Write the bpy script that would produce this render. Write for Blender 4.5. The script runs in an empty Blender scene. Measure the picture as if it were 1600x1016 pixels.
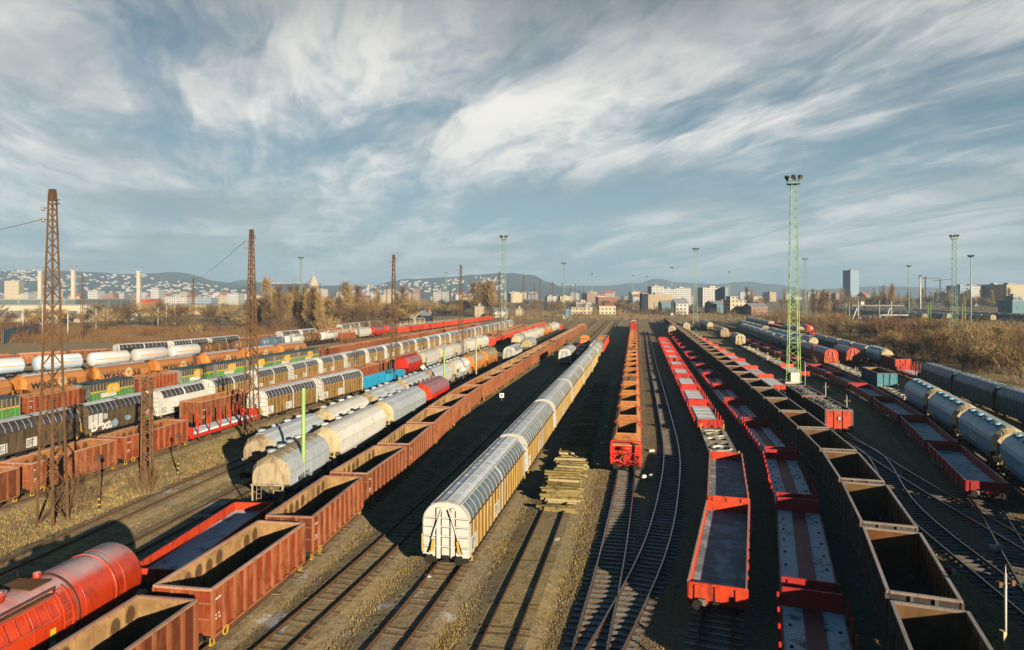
import bpy, math, random
import numpy as np
from mathutils import Vector, Matrix

random.seed(7)
R = random.Random(11)
scene = bpy.context.scene
COL = scene.collection
H, F, CX, CY, TAN = 16.0, 1066.0, 800.0, 461.0, 191.0 / 1066.0
LOD = 150.0
RAIL = 0.27


def P(px, py, h=0.0):
    """photograph pixel of a point at height h above the yard -> ground position"""
    Y = F * (H - h) / (py - CY)
    return ((px - CX) * Y / F, Y)


def PY(px, Y):
    return ((px - CX) * Y / F, Y)


def U(u, Y):
    return (u + Y * TAN, Y)


# ------------------------------------------------------------------ materials
def lk(nt, a, b):
    nt.links.new(a, b)


def nd(nt, typ, **kw):
    n = nt.nodes.new(typ)
    for k, v in kw.items():
        if k.startswith('i_'):
            key = k[2:].replace('_', ' ')
            n.inputs[key].default_value = v
        else:
            setattr(n, k, v)
    return n


def mixc(nt, fac, a, b, blend='MIX'):
    m = nt.nodes.new('ShaderNodeMix')
    m.data_type = 'RGBA'
    m.blend_type = blend
    for s, v in ((m.inputs[0], fac), (m.inputs[6], a), (m.inputs[7], b)):
        if hasattr(v, 'links'):
            nt.links.new(v, s)
        elif isinstance(v, (int, float)):
            s.default_value = v
        else:
            s.default_value = (*v[:3], 1)
    return m.outputs[2]


def mth(nt, op, a, b=None, c=None, clamp=False):
    m = nt.nodes.new('ShaderNodeMath')
    m.operation = op
    m.use_clamp = clamp
    for i, v in enumerate((a, b, c)):
        if v is None:
            continue
        if hasattr(v, 'links'):
            nt.links.new(v, m.inputs[i])
        else:
            m.inputs[i].default_value = v
    return m.outputs[0]


def ramp(nt, fac, lo, hi):
    m = nt.nodes.new('ShaderNodeMapRange')
    m.interpolation_type = 'SMOOTHSTEP'
    nt.links.new(fac, m.inputs[0])
    m.inputs[1].default_value = lo
    m.inputs[2].default_value = hi
    return m.outputs[0]


def noise(nt, vec, scale, detail=4, rough=0.55, dist=0.0):
    n = nt.nodes.new('ShaderNodeTexNoise')
    n.inputs['Scale'].default_value = scale
    n.inputs['Detail'].default_value = detail
    n.inputs['Roughness'].default_value = rough
    n.inputs['Distortion'].default_value = dist
    nt.links.new(vec, n.inputs['Vector'])
    return n.outputs[0]


def base_mat(name, rough=0.6, metal=0.0, spec=0.4):
    m = bpy.data.materials.new(name)
    m.use_nodes = True
    nt = m.node_tree
    b = nt.nodes['Principled BSDF']
    b.inputs['Roughness'].default_value = rough
    b.inputs['Metallic'].default_value = metal
    b.inputs['Specular IOR Level'].default_value = spec
    return m, nt, b


def coords(nt, scale=(1, 1, 1), shift=True):
    tc = nt.nodes.new('ShaderNodeTexCoord')
    v = tc.outputs['Object']
    if shift:
        oi = nt.nodes.new('ShaderNodeObjectInfo')
        a = nt.nodes.new('ShaderNodeVectorMath')
        a.operation = 'MULTIPLY_ADD'
        nt.links.new(oi.outputs['Random'], a.inputs[0])
        a.inputs[1].default_value = (37.0, 53.0, 19.0)
        nt.links.new(v, a.inputs[2])
        v = a.outputs[0]
    mp = nt.nodes.new('ShaderNodeMapping')
    mp.inputs['Scale'].default_value = scale
    nt.links.new(v, mp.inputs['Vector'])
    return mp.outputs[0], tc.outputs['Object']


MATS = {}


def paint(name, col, wear=(0.10, 0.045, 0.02), amt=0.35, rough=0.5, spec=0.4, frost=0.0, streak=0.3, metal=0.0, bump=0.15, fade=0.25):
    """weathered paint: rust and dirt in streaks, faded patches, frost lying on top faces"""
    if name in MATS:
        return MATS[name]
    m, nt, b = base_mat(name, rough, metal, spec)
    v, _ = coords(nt, (1, 1, streak))
    v2, _ = coords(nt, (1, 1, 1))
    n1 = noise(nt, v, 2.3, 6, 0.62, 0.4)
    n2 = noise(nt, v2, 0.55, 3)
    n3 = noise(nt, v2, 17.0, 3)
    f = ramp(nt, n1, 0.62 - amt * 0.35, 0.80 - amt * 0.25)
    c = mixc(nt, mth(nt, 'MULTIPLY', ramp(nt, n2, 0.4, 0.7), fade), col, tuple(min(1, x * 1.5 + 0.05) for x in col))
    c = mixc(nt, mth(nt, 'MULTIPLY', f, min(1, amt * 2.2)), c, wear)
    c = mixc(nt, mth(nt, 'MULTIPLY', n3, 0.35), c, tuple(x * 0.45 for x in col))
    if frost > 0:
        g = nt.nodes.new('ShaderNodeNewGeometry')
        sx = nt.nodes.new('ShaderNodeSeparateXYZ')
        nt.links.new(g.outputs['Normal'], sx.inputs[0])
        up = ramp(nt, sx.outputs[2], 0.62, 0.9)
        ff = mth(nt, 'MULTIPLY', up, mth(nt, 'ADD', mth(nt, 'MULTIPLY', ramp(nt, n2, 0.3, 0.65), 0.5), 0.5))
        c = mixc(nt, mth(nt, 'MULTIPLY', ff, frost), c, (0.70, 0.72, 0.78))
    nt.links.new(vary(nt, c, 0.8, 1.12), b.inputs['Base Color'])
    nt.links.new(mth(nt, 'ADD', mth(nt, 'MULTIPLY', n1, 0.3), rough - 0.12), b.inputs['Roughness'])
    bp = nt.nodes.new('ShaderNodeBump')
    bp.inputs['Strength'].default_value = bump
    bp.inputs['Distance'].default_value = 0.03
    nt.links.new(n1, bp.inputs['Height'])
    nt.links.new(bp.outputs[0], b.inputs['Normal'])
    MATS[name] = m
    return m


def panel_rust(name, c1, c2, c3, per=0.86):
    """outer gondola sheet: bare rusty panels between ribs with paler washed patches"""
    m, nt, b = base_mat(name, 0.75, 0, 0.25)
    v, o = coords(nt, (1, 1, 0.35))
    v2, _ = coords(nt, (1, 1, 1))
    n1 = noise(nt, v, 1.6, 7, 0.65, 0.6)
    n2 = noise(nt, v2, 5.5, 5, 0.6)
    n3 = noise(nt, v2, 0.35, 2)
    c = mixc(nt, ramp(nt, n1, 0.47, 0.60), c1, c2)
    c = mixc(nt, mth(nt, 'MULTIPLY', ramp(nt, n2, 0.5, 0.68), 0.55), c, c3)
    c = mixc(nt, mth(nt, 'MULTIPLY', ramp(nt, n3, 0.45, 0.75), 0.5), c, tuple(x * 0.55 for x in c1))
    nt.links.new(vary(nt, c, 0.62, 1.3), b.inputs['Base Color'])
    bp = nd(nt, 'ShaderNodeBump', i_Strength=0.25, i_Distance=0.03)
    nt.links.new(n2, bp.inputs['Height'])
    nt.links.new(bp.outputs[0], b.inputs['Normal'])
    MATS[name] = m
    return m


def inner_mat(name, col, stain=(0.06, 0.03, 0.015), per=0.86):
    """inside sheet of an open wagon: dusty tan with a dark oval stain on most panels"""
    m, nt, b = base_mat(name, 0.85, 0, 0.2)
    v2, o = coords(nt, (1, 1, 1))
    sp = nt.nodes.new('ShaderNodeSeparateXYZ')
    nt.links.new(o, sp.inputs[0])
    q = mth(nt, 'DIVIDE', sp.outputs[0], per)
    fr = mth(nt, 'SUBTRACT', mth(nt, 'FRACT', mth(nt, 'ADD', q, 50.0)), 0.5)
    cell = mth(nt, 'FLOOR', mth(nt, 'ADD', q, 50.0))
    wn = nt.nodes.new('ShaderNodeTexWhiteNoise')
    wn.noise_dimensions = '1D'
    nt.links.new(cell, wn.inputs['W'])
    n2 = noise(nt, v2, 4.0, 5, 0.6)
    n1 = noise(nt, v2, 1.2, 4, 0.6)
    ex = mth(nt, 'POWER', mth(nt, 'ABSOLUTE', mth(nt, 'DIVIDE', fr, 0.36)), 2.0)
    zc = mth(nt, 'ADD', 2.3, mth(nt, 'MULTIPLY', wn.outputs[0], 0.25))
    ez = mth(nt, 'POWER', mth(nt, 'ABSOLUTE', mth(nt, 'DIVIDE', mth(nt, 'SUBTRACT', sp.outputs[2], zc), 0.42)), 2.0)
    d = mth(nt, 'ADD', mth(nt, 'ADD', ex, ez), mth(nt, 'MULTIPLY', n2, 0.9))
    oval = mth(nt, 'SUBTRACT', 1.0, ramp(nt, d, 1.0, 1.5))
    oval = mth(nt, 'MULTIPLY', oval, ramp(nt, wn.outputs[0], 0.15, 0.4))
    c = mixc(nt, ramp(nt, n1, 0.35, 0.7), col, tuple(x * 0.6 for x in col))
    c = mixc(nt, mth(nt, 'MULTIPLY', ramp(nt, n2, 0.55, 0.7), 0.5), c, (0.16, 0.06, 0.025))
    c = mixc(nt, mth(nt, 'MULTIPLY', oval, 0.85), c, stain)
    nt.links.new(c, b.inputs['Base Color'])
    MATS[name] = m
    return m


def vary(nt, c, lo=0.72, hi=1.18):
    """no two wagons keep quite the same tone"""
    oi = nt.nodes.new('ShaderNodeObjectInfo')
    mr = nt.nodes.new('ShaderNodeMapRange')
    nt.links.new(oi.outputs['Random'], mr.inputs[0])
    mr.inputs[3].default_value = lo
    mr.inputs[4].default_value = hi
    cb_ = nt.nodes.new('ShaderNodeCombineXYZ')
    for i in range(3):
        nt.links.new(mr.outputs[0], cb_.inputs[i])
    return mixc(nt, 1.0, c, cb_.outputs[0], 'MULTIPLY')


def plain(name, col, rough=0.6, metal=0.0, spec=0.4, var=0.3, sc=3.0):
    if name in MATS:
        return MATS[name]
    m, nt, b = base_mat(name, rough, metal, spec)
    v, _ = coords(nt)
    n = noise(nt, v, sc, 5, 0.6)
    c = mixc(nt, mth(nt, 'MULTIPLY', ramp(nt, n, 0.35, 0.7), var), col, tuple(x * 0.4 for x in col))
    nt.links.new(c, b.inputs['Base Color'])
    MATS[name] = m
    return m


def snow_deck(name, base, cover=0.5, snow=(0.74, 0.76, 0.80), planks=0.25):
    """wagon deck of boards with frost and old snow on it"""
    m, nt, b = base_mat(name, 0.7, 0, 0.3)
    v, o = coords(nt, (1, 1, 1))
    sp = nt.nodes.new('ShaderNodeSeparateXYZ')
    nt.links.new(o, sp.inputs[0])
    n1 = noise(nt, v, 0.9, 6, 0.65)
    n2 = noise(nt, v, 9.0, 4)
    fr = mth(nt, 'ABSOLUTE', mth(nt, 'SUBTRACT', mth(nt, 'FRACT', mth(nt, 'DIVIDE', mth(nt, 'ADD', sp.outputs[0], 50.0), planks)), 0.5))
    gap = ramp(nt, fr, 0.40, 0.49)
    f = ramp(nt, mth(nt, 'ADD', n1, mth(nt, 'MULTIPLY', n2, 0.25)), 0.78 - cover * 0.5, 0.98 - cover * 0.5)
    c = mixc(nt, mth(nt, 'MULTIPLY', n2, 0.5), base, tuple(x * 0.5 for x in base))
    c = mixc(nt, f, c, snow)
    c = mixc(nt, mth(nt, 'MULTIPLY', gap, 0.6), c, tuple(x * 0.35 for x in base))
    nt.links.new(c, b.inputs['Base Color'])
    MATS[name] = m
    return m


# ------------------------------------------------------------------ mesh builder
class MB:
    def __init__(self):
        self.v, self.f, self.m, self.s, self.mats = [], [], [], [], []

    def mi(self, mat):
        if mat not in self.mats:
            self.mats.append(mat)
        return self.mats.index(mat)

    def face(self, idx, mat, smooth=False):
        self.f.append(tuple(idx)); self.m.append(self.mi(mat)); self.s.append(smooth)

    def poly(self, pts, mat, smooth=False):
        b = len(self.v)
        self.v += [tuple(p) for p in pts]
        self.face(range(b, b + len(pts)), mat, smooth)

    def box(self, x0, x1, y0, y1, z0, z1, mat):
        b = len(self.v)
        self.v += [(x0, y0, z0), (x1, y0, z0), (x1, y1, z0), (x0, y1, z0), (x0, y0, z1), (x1, y0, z1), (x1, y1, z1), (x0, y1, z1)]
        for q in ((0, 3, 2, 1), (4, 5, 6, 7), (0, 1, 5, 4), (1, 2, 6, 5), (2, 3, 7, 6), (3, 0, 4, 7)):
            self.face([b + k for k in q], mat)
        return self

    def bar(self, p0, p1, w, mat, n=4, w1=None, smooth=False):
        p0, p1 = Vector(p0), Vector(p1)
        d = (p1 - p0)
        if d.length < 1e-6:
            return self
        d.normalize()
        a = Vector((0, 0, 1)) if abs(d.z) < 0.9 else Vector((1, 0, 0))
        s = d.cross(a).normalized(); t = d.cross(s).normalized()
        w1 = w if w1 is None else w1
        b = len(self.v)
        off = math.pi / 4 if n == 4 else 0
        k = math.sqrt(2) / 2 if n == 4 else 0.5
        for p, ww in ((p0, w), (p1, w1)):
            for i in range(n):
                an = off + 2 * math.pi * i / n
                self.v.append(tuple(p + (s * math.cos(an) + t * math.sin(an)) * ww * k))
        for i in range(n):
            j = (i + 1) % n
            self.face((b + i, b + j, b + n + j, b + n + i), mat, smooth)
        self.face([b + i for i in range(n)][::-1], mat)
        self.face([b + n + i for i in range(n)], mat)
        return self

    def tube(self, p0, p1, r, mat, n=10, r1=None):
        return self.bar(p0, p1, 2 * r, mat, n, None if r1 is None else 2 * r1, True)

    def path(self, pts, w, mat, n=4):
        for a, b in zip(pts, pts[1:]):
            self.bar(a, b, w, mat, n)
        return self

    def loft(self, secs, sel, cap=None, smooth=False):
        """secs: equal-length closed rings; sel(centre) -> (MB, mat)"""
        n = len(secs[0])
        for a, c in zip(secs, secs[1:]):
            for i in range(n):
                j = (i + 1) % n
                q = [a[i], a[j], c[j], c[i]]
                ce = [sum(p[k] for p in q) / 4 for k in range(3)]
                mb, mat = sel(ce)
                mb.poly(q, mat, smooth)
        if cap:
            for ring, rev in ((secs[0], True), (secs[-1], False)):
                mb, mat = cap
                mb.poly(ring[::-1] if rev else ring, mat)
        return self

    def lathe(self, prof, y, z, mat, n=28, axis='x'):
        """prof: [(x, r)] turned round the x axis through (y, z)"""
        b = len(self.v)
        for x, r in prof:
            for i in range(n):
                a = 2 * math.pi * i / n
                if axis == 'x':
                    self.v.append((x, y + r * math.sin(a), z + r * math.cos(a)))
                else:
                    self.v.append((y + r * math.cos(a), z + r * math.sin(a), x))
        for k in range(len(prof) - 1):
            for i in range(n):
                j = (i + 1) % n
                self.face((b + k * n + i, b + k * n + j, b + (k + 1) * n + j, b + (k + 1) * n + i), mat, True)
        self.face([b + i for i in range(n)][::-1], mat)
        e = b + (len(prof) - 1) * n
        self.face([e + i for i in range(n)], mat)
        return self

    def text(self, body, size, org, xd, yd, mat, bold=0.0):
        cu = bpy.data.curves.new('lettering', 'FONT')
        cu.body = body; cu.size = size; cu.resolution_u = 3; cu.offset = bold
        cu.fill_mode = 'FRONT'
        ob = bpy.data.objects.new('lettering', cu)
        COL.objects.link(ob)
        dg = bpy.context.evaluated_depsgraph_get()
        me = bpy.data.meshes.new_from_object(ob.evaluated_get(dg))
        xd, yd, org = Vector(xd), Vector(yd), Vector(org)
        b = len(self.v)
        for q in me.vertices:
            self.v.append(tuple(org + xd * q.co.x + yd * q.co.y))
        for p in me.polygons:
            self.face([b + i for i in p.vertices], mat)
        bpy.data.objects.remove(ob); bpy.data.curves.remove(cu); bpy.data.meshes.remove(me)
        return self

    def add(self, o):
        b = len(self.v)
        self.v += o.v
        mm = [self.mi(x) for x in o.mats]
        self.f += [tuple(i + b for i in q) for q in o.f]
        self.m += [mm[i] for i in o.m]
        self.s += o.s
        return self

    def mesh(self, name):
        me = bpy.data.meshes.new(name)
        me.from_pydata(self.v, [], self.f)
        for x in self.mats:
            me.materials.append(x)
        me.polygons.foreach_set('material_index', self.m)
        me.polygons.foreach_set('use_smooth', self.s)
        me.update()
        return me


def link(name, me, parent=None, kind=None):
    o = bpy.data.objects.new(name, me)
    COL.objects.link(o)
    if parent is not None:
        o.parent = parent
    if kind:
        o['kind'] = kind
    return o


def tag(o, label, cat, group=None):
    o['label'] = label; o['category'] = cat
    if group:
        o['group'] = group
    return o


class Kit:
    """named parts of one kind of thing; near copies get the parts, far ones a single joined mesh"""
    def __init__(self, name, cat, length=10.0):
        self.name, self.cat, self.length = name, cat, length
        self.parts = []
        self.meshes = None
        self.joined = None

    def part(self, name, parent=-1):
        mb = MB()
        self.parts.append((name, parent, mb))
        return mb

    def last(self):
        return len(self.parts) - 1

    def place(self, loc, rz, label, group=None, far=False, scale=None):
        if far:
            if self.joined is None:
                j = MB()
                for _, _, mb in self.parts:
                    j.add(mb)
                self.joined = j.mesh(self.name)
            root = link(self.name, self.joined)
        else:
            if self.meshes is None:
                self.meshes = [mb.mesh(n) for n, _, mb in self.parts]
            root = link(self.name, None)
            root.empty_display_size = 0.3
            made = []
            for (n, par, _), me in zip(self.parts, self.meshes):
                made.append(link(n, me, root if par < 0 else made[par]))
        root.location = (loc[0], loc[1], loc[2] if len(loc) > 2 else 0.0)
        root.rotation_euler = (0, 0, rz)
        if scale:
            root.scale = (scale, scale, scale) if isinstance(scale, (int, float)) else scale
        tag(root, label, self.cat, group)
        return root


def single(name, mb, loc, rz, label, cat, group=None, kind=None):
    o = link(name, mb.mesh(name))
    o.location = (loc[0], loc[1], loc[2] if len(loc) > 2 else 0)
    o.rotation_euler = (0, 0, rz)
    if kind:
        o['kind'] = kind
        if label:
            o['label'] = label
    else:
        tag(o, label, cat, group)
    return o


class Track:
    """smooth centre line through ground points, near to far"""
    def __init__(self, pts, y0=None, y1=None):
        pts = sorted(pts, key=lambda p: p[1])
        a, b = Vector(pts[0]), Vector(pts[1])
        c, d = Vector(pts[-2]), Vector(pts[-1])
        if y0 is not None and y0 < a.y:
            k = (b - a) / max(1e-6, (b - a).y)
            pts = [tuple(a - k * (a.y - y0))] + pts
        if y1 is not None and y1 > d.y:
            k = (d - c) / max(1e-6, (d - c).y)
            k = (k + Vector((TAN, 1))) / 2
            pts = pts + [tuple(d + k * (y1 - d.y))]
        ps = [Vector(p) for p in pts]
        ps = [ps[0] * 2 - ps[1]] + ps + [ps[-1] * 2 - ps[-2]]
        out = []
        for i in range(1, len(ps) - 2):
            p0, p1, p2, p3 = ps[i - 1:i + 3]
            n = max(3, int((p2 - p1).length / 3.0))
            m1 = (p2 - p0) * ((p2 - p1).length / max(1e-6, (p2 - p0).length))
            m2 = (p3 - p1) * ((p2 - p1).length / max(1e-6, (p3 - p1).length))
            for k in range(n):
                t = k / n
                t2, t3 = t * t, t * t * t
                out.append(p1 * (2 * t3 - 3 * t2 + 1) + m1 * (t3 - 2 * t2 + t) + p2 * (-2 * t3 + 3 * t2) + m2 * (t3 - t2))
        out.append(ps[-2])
        self.p = out
        self.s = [0.0]
        for a, b in zip(out, out[1:]):
            self.s.append(self.s[-1] + (b - a).length)

    def at(self, s):
        if s <= 0:
            d = (self.p[1] - self.p[0]).normalized()
            q = self.p[0] + d * s
        elif s >= self.s[-1]:
            d = (self.p[-1] - self.p[-2]).normalized()
            q = self.p[-1] + d * (s - self.s[-1])
        else:
            import bisect
            i = bisect.bisect_right(self.s, s) - 1
            d = (self.p[i + 1] - self.p[i]).normalized()
            q = self.p[i] + d * (s - self.s[i])
        return q, d

    def s_at(self, Y):
        for i in range(len(self.p) - 1):
            a, b = self.p[i], self.p[i + 1]
            if a.y <= Y <= b.y:
                return self.s[i] + (Y - a.y) / (b.y - a.y) * (self.s[i + 1] - self.s[i])
        if Y < self.p[0].y:
            return -(self.p[0].y - Y) / self.at(-1)[1].y
        return self.s[-1] + (Y - self.p[-1].y) / self.at(1e9)[1].y

    def place(self, s, L):
        """centre and heading of a wagon of length L starting at s"""
        a, _ = self.at(s + 0.15 * L)
        b, _ = self.at(s + 0.85 * L)
        c = (a + b) / 2
        return c, math.atan2(b.y - a.y, b.x - a.x)


ORD = ('first second third fourth fifth sixth seventh eighth ninth tenth eleventh twelfth thirteenth fourteenth fifteenth sixteenth '
       'seventeenth eighteenth nineteenth').split()
TENS = {20: ('twentieth', 'twenty'), 30: ('thirtieth', 'thirty'), 40: ('fortieth', 'forty'), 50: ('fiftieth', 'fifty')}


def ordw(n):
    if n < 20:
        return ORD[n - 1]
    t = n // 10 * 10
    return TENS[t][0] if n == t else TENS[t][1] + '-' + ORD[n - t - 1]


def train(track, y0, items, row, group, first=1, flip=False):
    """items: [(kit, description, count)] or a number (a gap in metres); coupled near to far along the track"""
    s = track.s_at(y0)
    n = first
    for it in items:
        if isinstance(it, (int, float)):
            s += it
            continue
        kits, desc, cnt = it
        kits = kits if isinstance(kits, (list, tuple)) else [kits]
        for k in range(cnt):
            kit = kits[(k * 7 + (k * k) // 3) % len(kits)]
            c, a = track.place(s, kit.length)
            kit.place((c.x, c.y, 0), a + (math.pi if flip else 0), f'{desc}, {ordw(n)} along the {row}', group, far=c.y > LOD)
            s += kit.length
            n += 1
    return track.at(s)[0].y

HAZE = 0.00017
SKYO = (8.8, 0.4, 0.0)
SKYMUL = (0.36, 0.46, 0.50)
SHADE_FILL = (0.0, 0.19, 0.46)
EXPO = 0.92
# ------------------------------------------------------------------ palette
dark = plain('underframe_black', (0.022, 0.02, 0.018), 0.8, 0, 0.2)
steel = plain('wheel_steel', (0.16, 0.13, 0.11), 0.45, 0.6)
rust_iron = plain('rusty_iron', (0.17, 0.085, 0.04), 0.85, 0, 0.2, 0.5, 2.0)
yel = plain('safety_yellow', (0.62, 0.38, 0.03), 0.5)
white_mark = plain('white_marking', (0.6, 0.6, 0.56), 0.6, var=0.2)
black_mark = plain('black_marking', (0.02, 0.02, 0.02), 0.6, var=0.1)
sheet_a = panel_rust('gondola_sheet_brown', (0.15, 0.036, 0.014), (0.25, 0.085, 0.036), (0.07, 0.02, 0.010))
sheet_b = panel_rust('gondola_sheet_red', (0.20, 0.034, 0.011), (0.27, 0.08, 0.028), (0.10, 0.022, 0.010))
sheet_c = panel_rust('gondola_sheet_pale', (0.19, 0.058, 0.022), (0.29, 0.12, 0.055), (0.09, 0.027, 0.011))
sheet_d = panel_rust('gondola_sheet_grey', (0.06, 0.052, 0.048), (0.10, 0.08, 0.068), (0.05, 0.028, 0.02))
rib_a = paint('rib_brown', (0.30, 0.105, 0.042), (0.12, 0.04, 0.02), 0.4, 0.75, 0.2)
rib_d = paint('rib_grey', (0.13, 0.11, 0.10), (0.10, 0.05, 0.03), 0.5, 0.7, 0.2)
rim_a = paint('top_rail_pale', (0.38, 0.20, 0.13), (0.20, 0.08, 0.04), 0.35, 0.6, 0.3, frost=0.25)
rim_d = paint('top_rail_grey', (0.24, 0.19, 0.15), (0.16, 0.10, 0.06), 0.4, 0.6, 0.3, frost=0.3)
inner_a = inner_mat('gondola_inside_tan', (0.36, 0.22, 0.095))
inner_b = inner_mat('gondola_inside_rust', (0.34, 0.15, 0.05), (0.09, 0.03, 0.012))
inner_d = inner_mat('gondola_inside_grey', (0.12, 0.09, 0.055), (0.08, 0.05, 0.03))
inner_c = inner_mat('gondola_inside_brown', (0.15, 0.085, 0.035), (0.04, 0.025, 0.015))
inner_e = inner_mat('gondola_inside_dull', (0.15, 0.06, 0.022), (0.05, 0.025, 0.015))
coal_floor = plain('sooty_floor', (0.03, 0.026, 0.022), 0.9, 0, 0.1, 0.6)
scrap = plain('scrap_load', (0.24, 0.24, 0.25), 0.5, 0.3, 0.5, 0.9, 1.5)
cream = paint('cream_paint', (0.50, 0.42, 0.25), (0.22, 0.12, 0.05), 0.35, 0.5)
dirty_white = paint('dirty_white_paint', (0.56, 0.56, 0.52), (0.28, 0.20, 0.11), 0.2, 0.45)
grey_white = paint('grey_white_paint', (0.40, 0.45, 0.49), (0.20, 0.17, 0.13), 0.25, 0.4)
weathered = paint('weathered_cream', (0.40, 0.33, 0.21), (0.20, 0.13, 0.07), 0.55, 0.6)
roof_white = paint('frosted_roof', (0.40, 0.46, 0.52), (0.26, 0.25, 0.24), 0.2, 0.4, 0.5, frost=0.45)
alu_blue = paint('aluminium_panel', (0.13, 0.21, 0.30), (0.09, 0.10, 0.11), 0.25, 0.3, 0.5, metal=0.3, bump=0.05)
alu_dark = paint('dark_glossy_panel', (0.055, 0.05, 0.055), (0.05, 0.03, 0.02), 0.3, 0.22, 0.6, metal=0.2, bump=0.05)
gold_side = paint('ochre_side', (0.30, 0.17, 0.042), (0.09, 0.06, 0.03), 0.55, 0.6, streak=0.2)
brown_side = paint('brown_side', (0.12, 0.085, 0.045), (0.05, 0.035, 0.02), 0.6, 0.6, streak=0.2)
cream_rib = paint('cream_rib', (0.62, 0.42, 0.13), (0.25, 0.15, 0.06), 0.3, 0.5)
ochre_rib = paint('ochre_rib', (0.40, 0.27, 0.10), (0.16, 0.10, 0.05), 0.4, 0.6)
green_side = paint('dark_green_side', (0.02, 0.075, 0.085), (0.015, 0.03, 0.03), 0.4, 0.5)
blue_roof = paint('blue_grey_roof', (0.07, 0.20, 0.30), (0.04, 0.07, 0.09), 0.35, 0.4, frost=0.35)
blue_body = paint('light_blue_body', (0.15, 0.40, 0.60), (0.05, 0.14, 0.2), 0.3, 0.4)  # light blue paint with the shade's blue fill worked into the colour
teal_body = paint('teal_body', (0.07, 0.27, 0.33), (0.03, 0.1, 0.12), 0.45, 0.5)
orange_tank = paint('orange_tank', (0.60, 0.05, 0.009), (0.22, 0.025, 0.01), 0.42, 0.3, 0.55, frost=0.55, bump=0.03, fade=0.1)
orange_body = paint('orange_body', (0.55, 0.20, 0.035), (0.25, 0.09, 0.03), 0.4, 0.5)
orange_brown = paint('orange_brown_body', (0.40, 0.17, 0.055), (0.30, 0.12, 0.04), 0.25, 0.5, fade=0.1)
orange_plate = paint('orange_plate', (0.58, 0.23, 0.07), (0.28, 0.11, 0.04), 0.45, 0.6, fade=0.15)
red = paint('red_paint', (0.58, 0.022, 0.010), (0.18, 0.025, 0.012), 0.45, 0.5, fade=0.2)
red_dull = paint('dull_red_paint', (0.40, 0.02, 0.02), (0.18, 0.03, 0.02), 0.4, 0.55, fade=0.15)
red_orange = paint('orange_red_paint', (0.62, 0.052, 0.012), (0.20, 0.03, 0.012), 0.42, 0.55, fade=0.2)
wine = paint('wine_paint', (0.24, 0.02, 0.03), (0.12, 0.02, 0.02), 0.35, 0.5)
purple = paint('faded_purple', (0.26, 0.11, 0.13), (0.15, 0.06, 0.06), 0.35, 0.35)
blue_bright = paint('bright_blue', (0.02, 0.30, 0.52), (0.02, 0.12, 0.2), 0.3, 0.5)
green_paint = paint('green_paint', (0.05, 0.27, 0.03), (0.04, 0.13, 0.02), 0.3, 0.5)
deep_teal = paint('deep_teal_roof', (0.04, 0.075, 0.085), (0.03, 0.03, 0.03), 0.35, 0.5)
grey_slat = paint('grey_slat', (0.22, 0.22, 0.19), (0.10, 0.07, 0.04), 0.4, 0.6)
deck_grey = snow_deck('grey_board_deck', (0.25, 0.28, 0.31), 0.42, (0.55, 0.60, 0.66))
deck_snow = snow_deck('snowy_deck', (0.30, 0.27, 0.26), 0.95)
deck_blue = snow_deck('frosted_deck', (0.20, 0.22, 0.24), 0.72)
strip_red = paint('faded_red_strip', (0.30, 0.07, 0.07), (0.2, 0.1, 0.1), 0.3, 0.6)
skel = snow_deck('weathered_skeleton_frame', (0.34, 0.30, 0.22), 0.35)
brown_tank = paint('brown_tank_paint', (0.15, 0.085, 0.045), (0.07, 0.04, 0.02), 0.4, 0.4)
blue_tank = paint('steel_blue_tank', (0.10, 0.16, 0.22), (0.05, 0.07, 0.09), 0.35, 0.35)
gas_white = paint('gas_tank_white', (0.60, 0.61, 0.61), (0.45, 0.40, 0.32), 0.18, 0.3, frost=0.3, bump=0.03)
gas_blue = paint('pale_blue_tank', (0.42, 0.52, 0.62), (0.3, 0.3, 0.3), 0.2, 0.3, frost=0.4, bump=0.03)
mast_strap = plain('dark_strap', (0.10, 0.03, 0.02), 0.6)
orange_line = plain('orange_line', (0.62, 0.30, 0.05), 0.5)


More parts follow.
